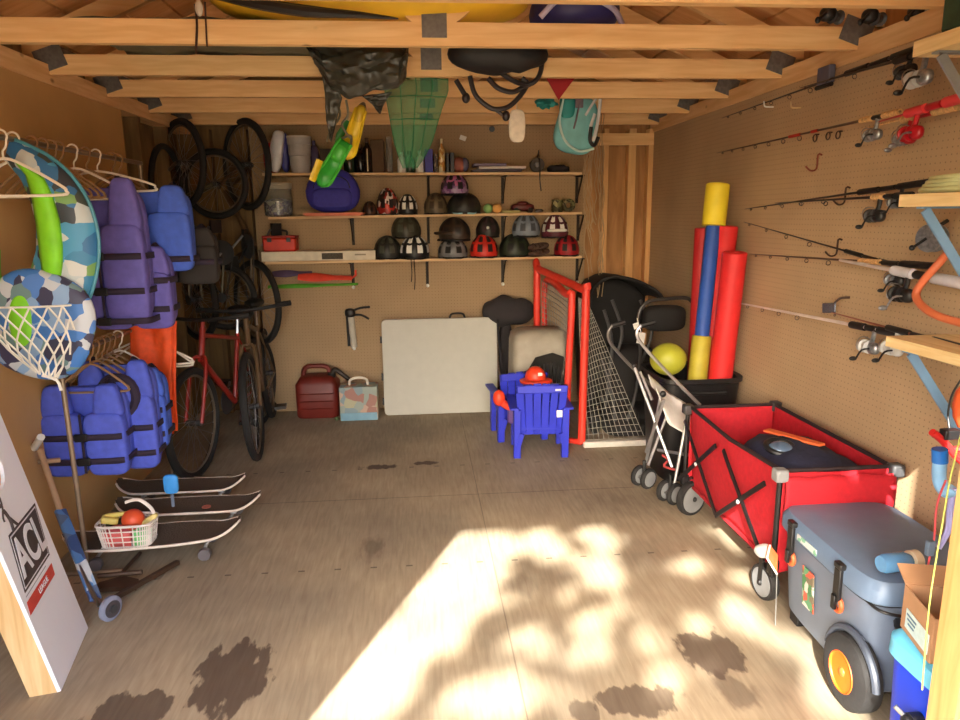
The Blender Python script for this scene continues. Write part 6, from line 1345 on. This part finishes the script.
# aqua life vest
av = thing('life_vest', 'aqua life vest with grey straps hanging from the trusses', 'life vest', tuple(PY(580, 152, 4.6)))
AQ = mat('aqua_nylon', (120, 186, 190), .6, bump=.3, scale=14); AQD = mat('teal_nylon', (40, 140, 136), .6)
c = PY(577, 125, 4.6)
G().ell(c, (.135, .055, .18), .7, .7, R=Euler((0, .18, 0)).to_matrix(), nu=32, nv=18, fn=lambda p, tt, a: V((p.x*(1-.15*p.z/.18), p.y*(1+.25*nz(p.x, p.z, 0, 14)), p.z))).obj('body', AQ, av)
G().ell(c+V((-.07, -.03, .11)), (.05, .04, .08), .7, .7).obj('teal_panel', AQD, av)
G().tube(smoothpath([c+V((-.10, -.06, .15)), c+V((-.125, -.06, .02)), c+V((-.09, -.065, -.1)), c+V((.0, -.06, -.165)), c+V((.10, -.05, -.15))], 6), .008, 6).obj('binding', mat('pale_aqua', (186, 214, 210), .6), av)
G().tube(smoothpath([c+V((.04, -.06, .05)), c+V((.09, -.065, .13)), c+V((.13, -.06, .16)), c+V((.12, -.06, .02)), c+V((.09, -.065, -.10)), c+V((.07, -.06, -.04)), c+V((.10, -.06, .06))], 6), .011, 8, flat=.5).obj('armhole_strap', mat('strap_light', (206, 208, 208), .5), av)
G().tube(smoothpath([c+V((.075, -.07, -.02)), c+V((.07, -.07, -.10)), c+V((.10, -.06, -.13)), c+V((.125, -.06, -.08))], 5), .012, 8).obj('black_strap', BLK, av)
G().tube(smoothpath([c+V((.0, -.065, .12)), c+V((-.02, -.07, .03)), c+V((-.035, -.065, -.03))], 4), .006, 6).obj('seam_strap', mat('strap_greyviolet', (120, 110, 120), .6), av)
G().box(c+V((.0, -.055, .14)), (.05, .02, .09)).obj('grey_strap', mat('strap_greyviolet', (120, 110, 120)), av, bevel=.006)
t = thing('hair_scrunchie', 'small ruffled teal cloth beside the aqua vest', 'cloth', tuple(PY(546, 104, 4.6)))
G().ell(PY(546, 103, 4.55), (.06, .03, .03), .8, fn=lambda p, tt, a: p*(1+.6*nz(p.x, p.z, p.y, 60))).obj('ruffle', AQD, t)
t = thing('pennant', 'red and white triangular pennant hanging from the fourth truss', 'pennant', tuple(PY(558, 97, 4.02)))
A, B, C_ = PY(546, 78, 4.02), PY(573, 78, 4.02), PY(557, 97, 4.02)
G().prism([(0, 0), (.16, 0), (.07, -.115)], .006, A, (1, 0, 0), (0, 0, 1)).obj('red_cloth', mat('pennant_red', (160, 24, 32), .7), t)
G().prism([(.03, .0), (.13, 0), (.10, -.03), (.05, -.03)], .003, A+V((0, -.002, 0)), (1, 0, 0), (0, 0, 1)).obj('pale_patch', mat('pennant_pale', (206, 170, 170), .7), t)
# long hanging beige net at the shelf end
hn = thing('hanging_net', 'beige twisted netting hanging beside the shelf ends', 'net', tuple(PY(598, 300, 5.2)))
NB = mat('net_beige', (178, 150, 112), .85)
g = G(); rnd = random.Random(5)
for i in range(16):
    x0 = rnd.uniform(590, 603); xm = rnd.uniform(584, 606); x1 = rnd.uniform(588, 602); y1 = rnd.uniform(210, 300); Y = rnd.uniform(5.12, 5.2)
    P_ = [PY(x0+(xm-x0)*sin(pi*.5*j/10) + 1.3*sin(j*1.9+i), 104+(y1-104)*j/16, Y) for j in range(17)]; g.tube(smoothpath(P_, 2), .0035, 4)
g.obj('strands', NB, hn)
# cord loops over the second truss
cd = thing('cord_loop', 'black cord loop hung over the second truss with pale knot', 'cord', tuple(PY(200, 50, 3.0)))
ycf = TY[1]-.01
G().tube(smoothpath([PY(195, 4, ycf), PY(197, 25, ycf), PY(196, 50, ycf), PY(197, 53, ycf+.02)], 4), .005, 6).tube(smoothpath([PY(205, 2, ycf), PY(206, 25, ycf), PY(207, 47, ycf)], 4), .004, 6).obj('cord', mat('cord_brown', (60, 34, 24), .7), cd)
G().ell(PY(199, 8, ycf-.01), (.015, .012, .03)).obj('knot', mat('knot_pale', (196, 186, 172), .6), cd)
# reels stored above the trusses near the door side corner
for i, (x, y) in enumerate(((828, 14), (870, 16), (916, 12))):
    c = PY(x, y, 2.72)
    t = thing('fishing_reel', ('dark fishing reel up in the eaves, farthest from the green crate', 'dark fishing reel up in the eaves, middle one', 'silver black fishing reel in the eaves nearest the green crate')[i], 'fishing reel', tuple(c), 'reels stored in the eaves')
    G().ell(c, (.03, .03, .026), .8).obj('body', BLK, t); G().lathe([(.01, -.02), (.026, -.02), (.018, -.012), (.018, .012), (.026, .02), (.01, .022)], c+V((.03, 0, -.01)), (1, .4, 0), 20).obj('spool', SIL if i == 2 else DKG, t)
    G().tube([c+V((-.02, -.02, 0)), c+V((-.05, -.03, -.025))], .005, 6).ell(c+V((-.056, -.032, -.03)), (.01, .01, .012)).obj('crank', BLK, t)
    G().tube([c+V((0, 0, .02)), c+V((.25, .35, .09))], .006, 6).obj('rod_stub', mat('rod_dark', (50, 40, 36)), t)
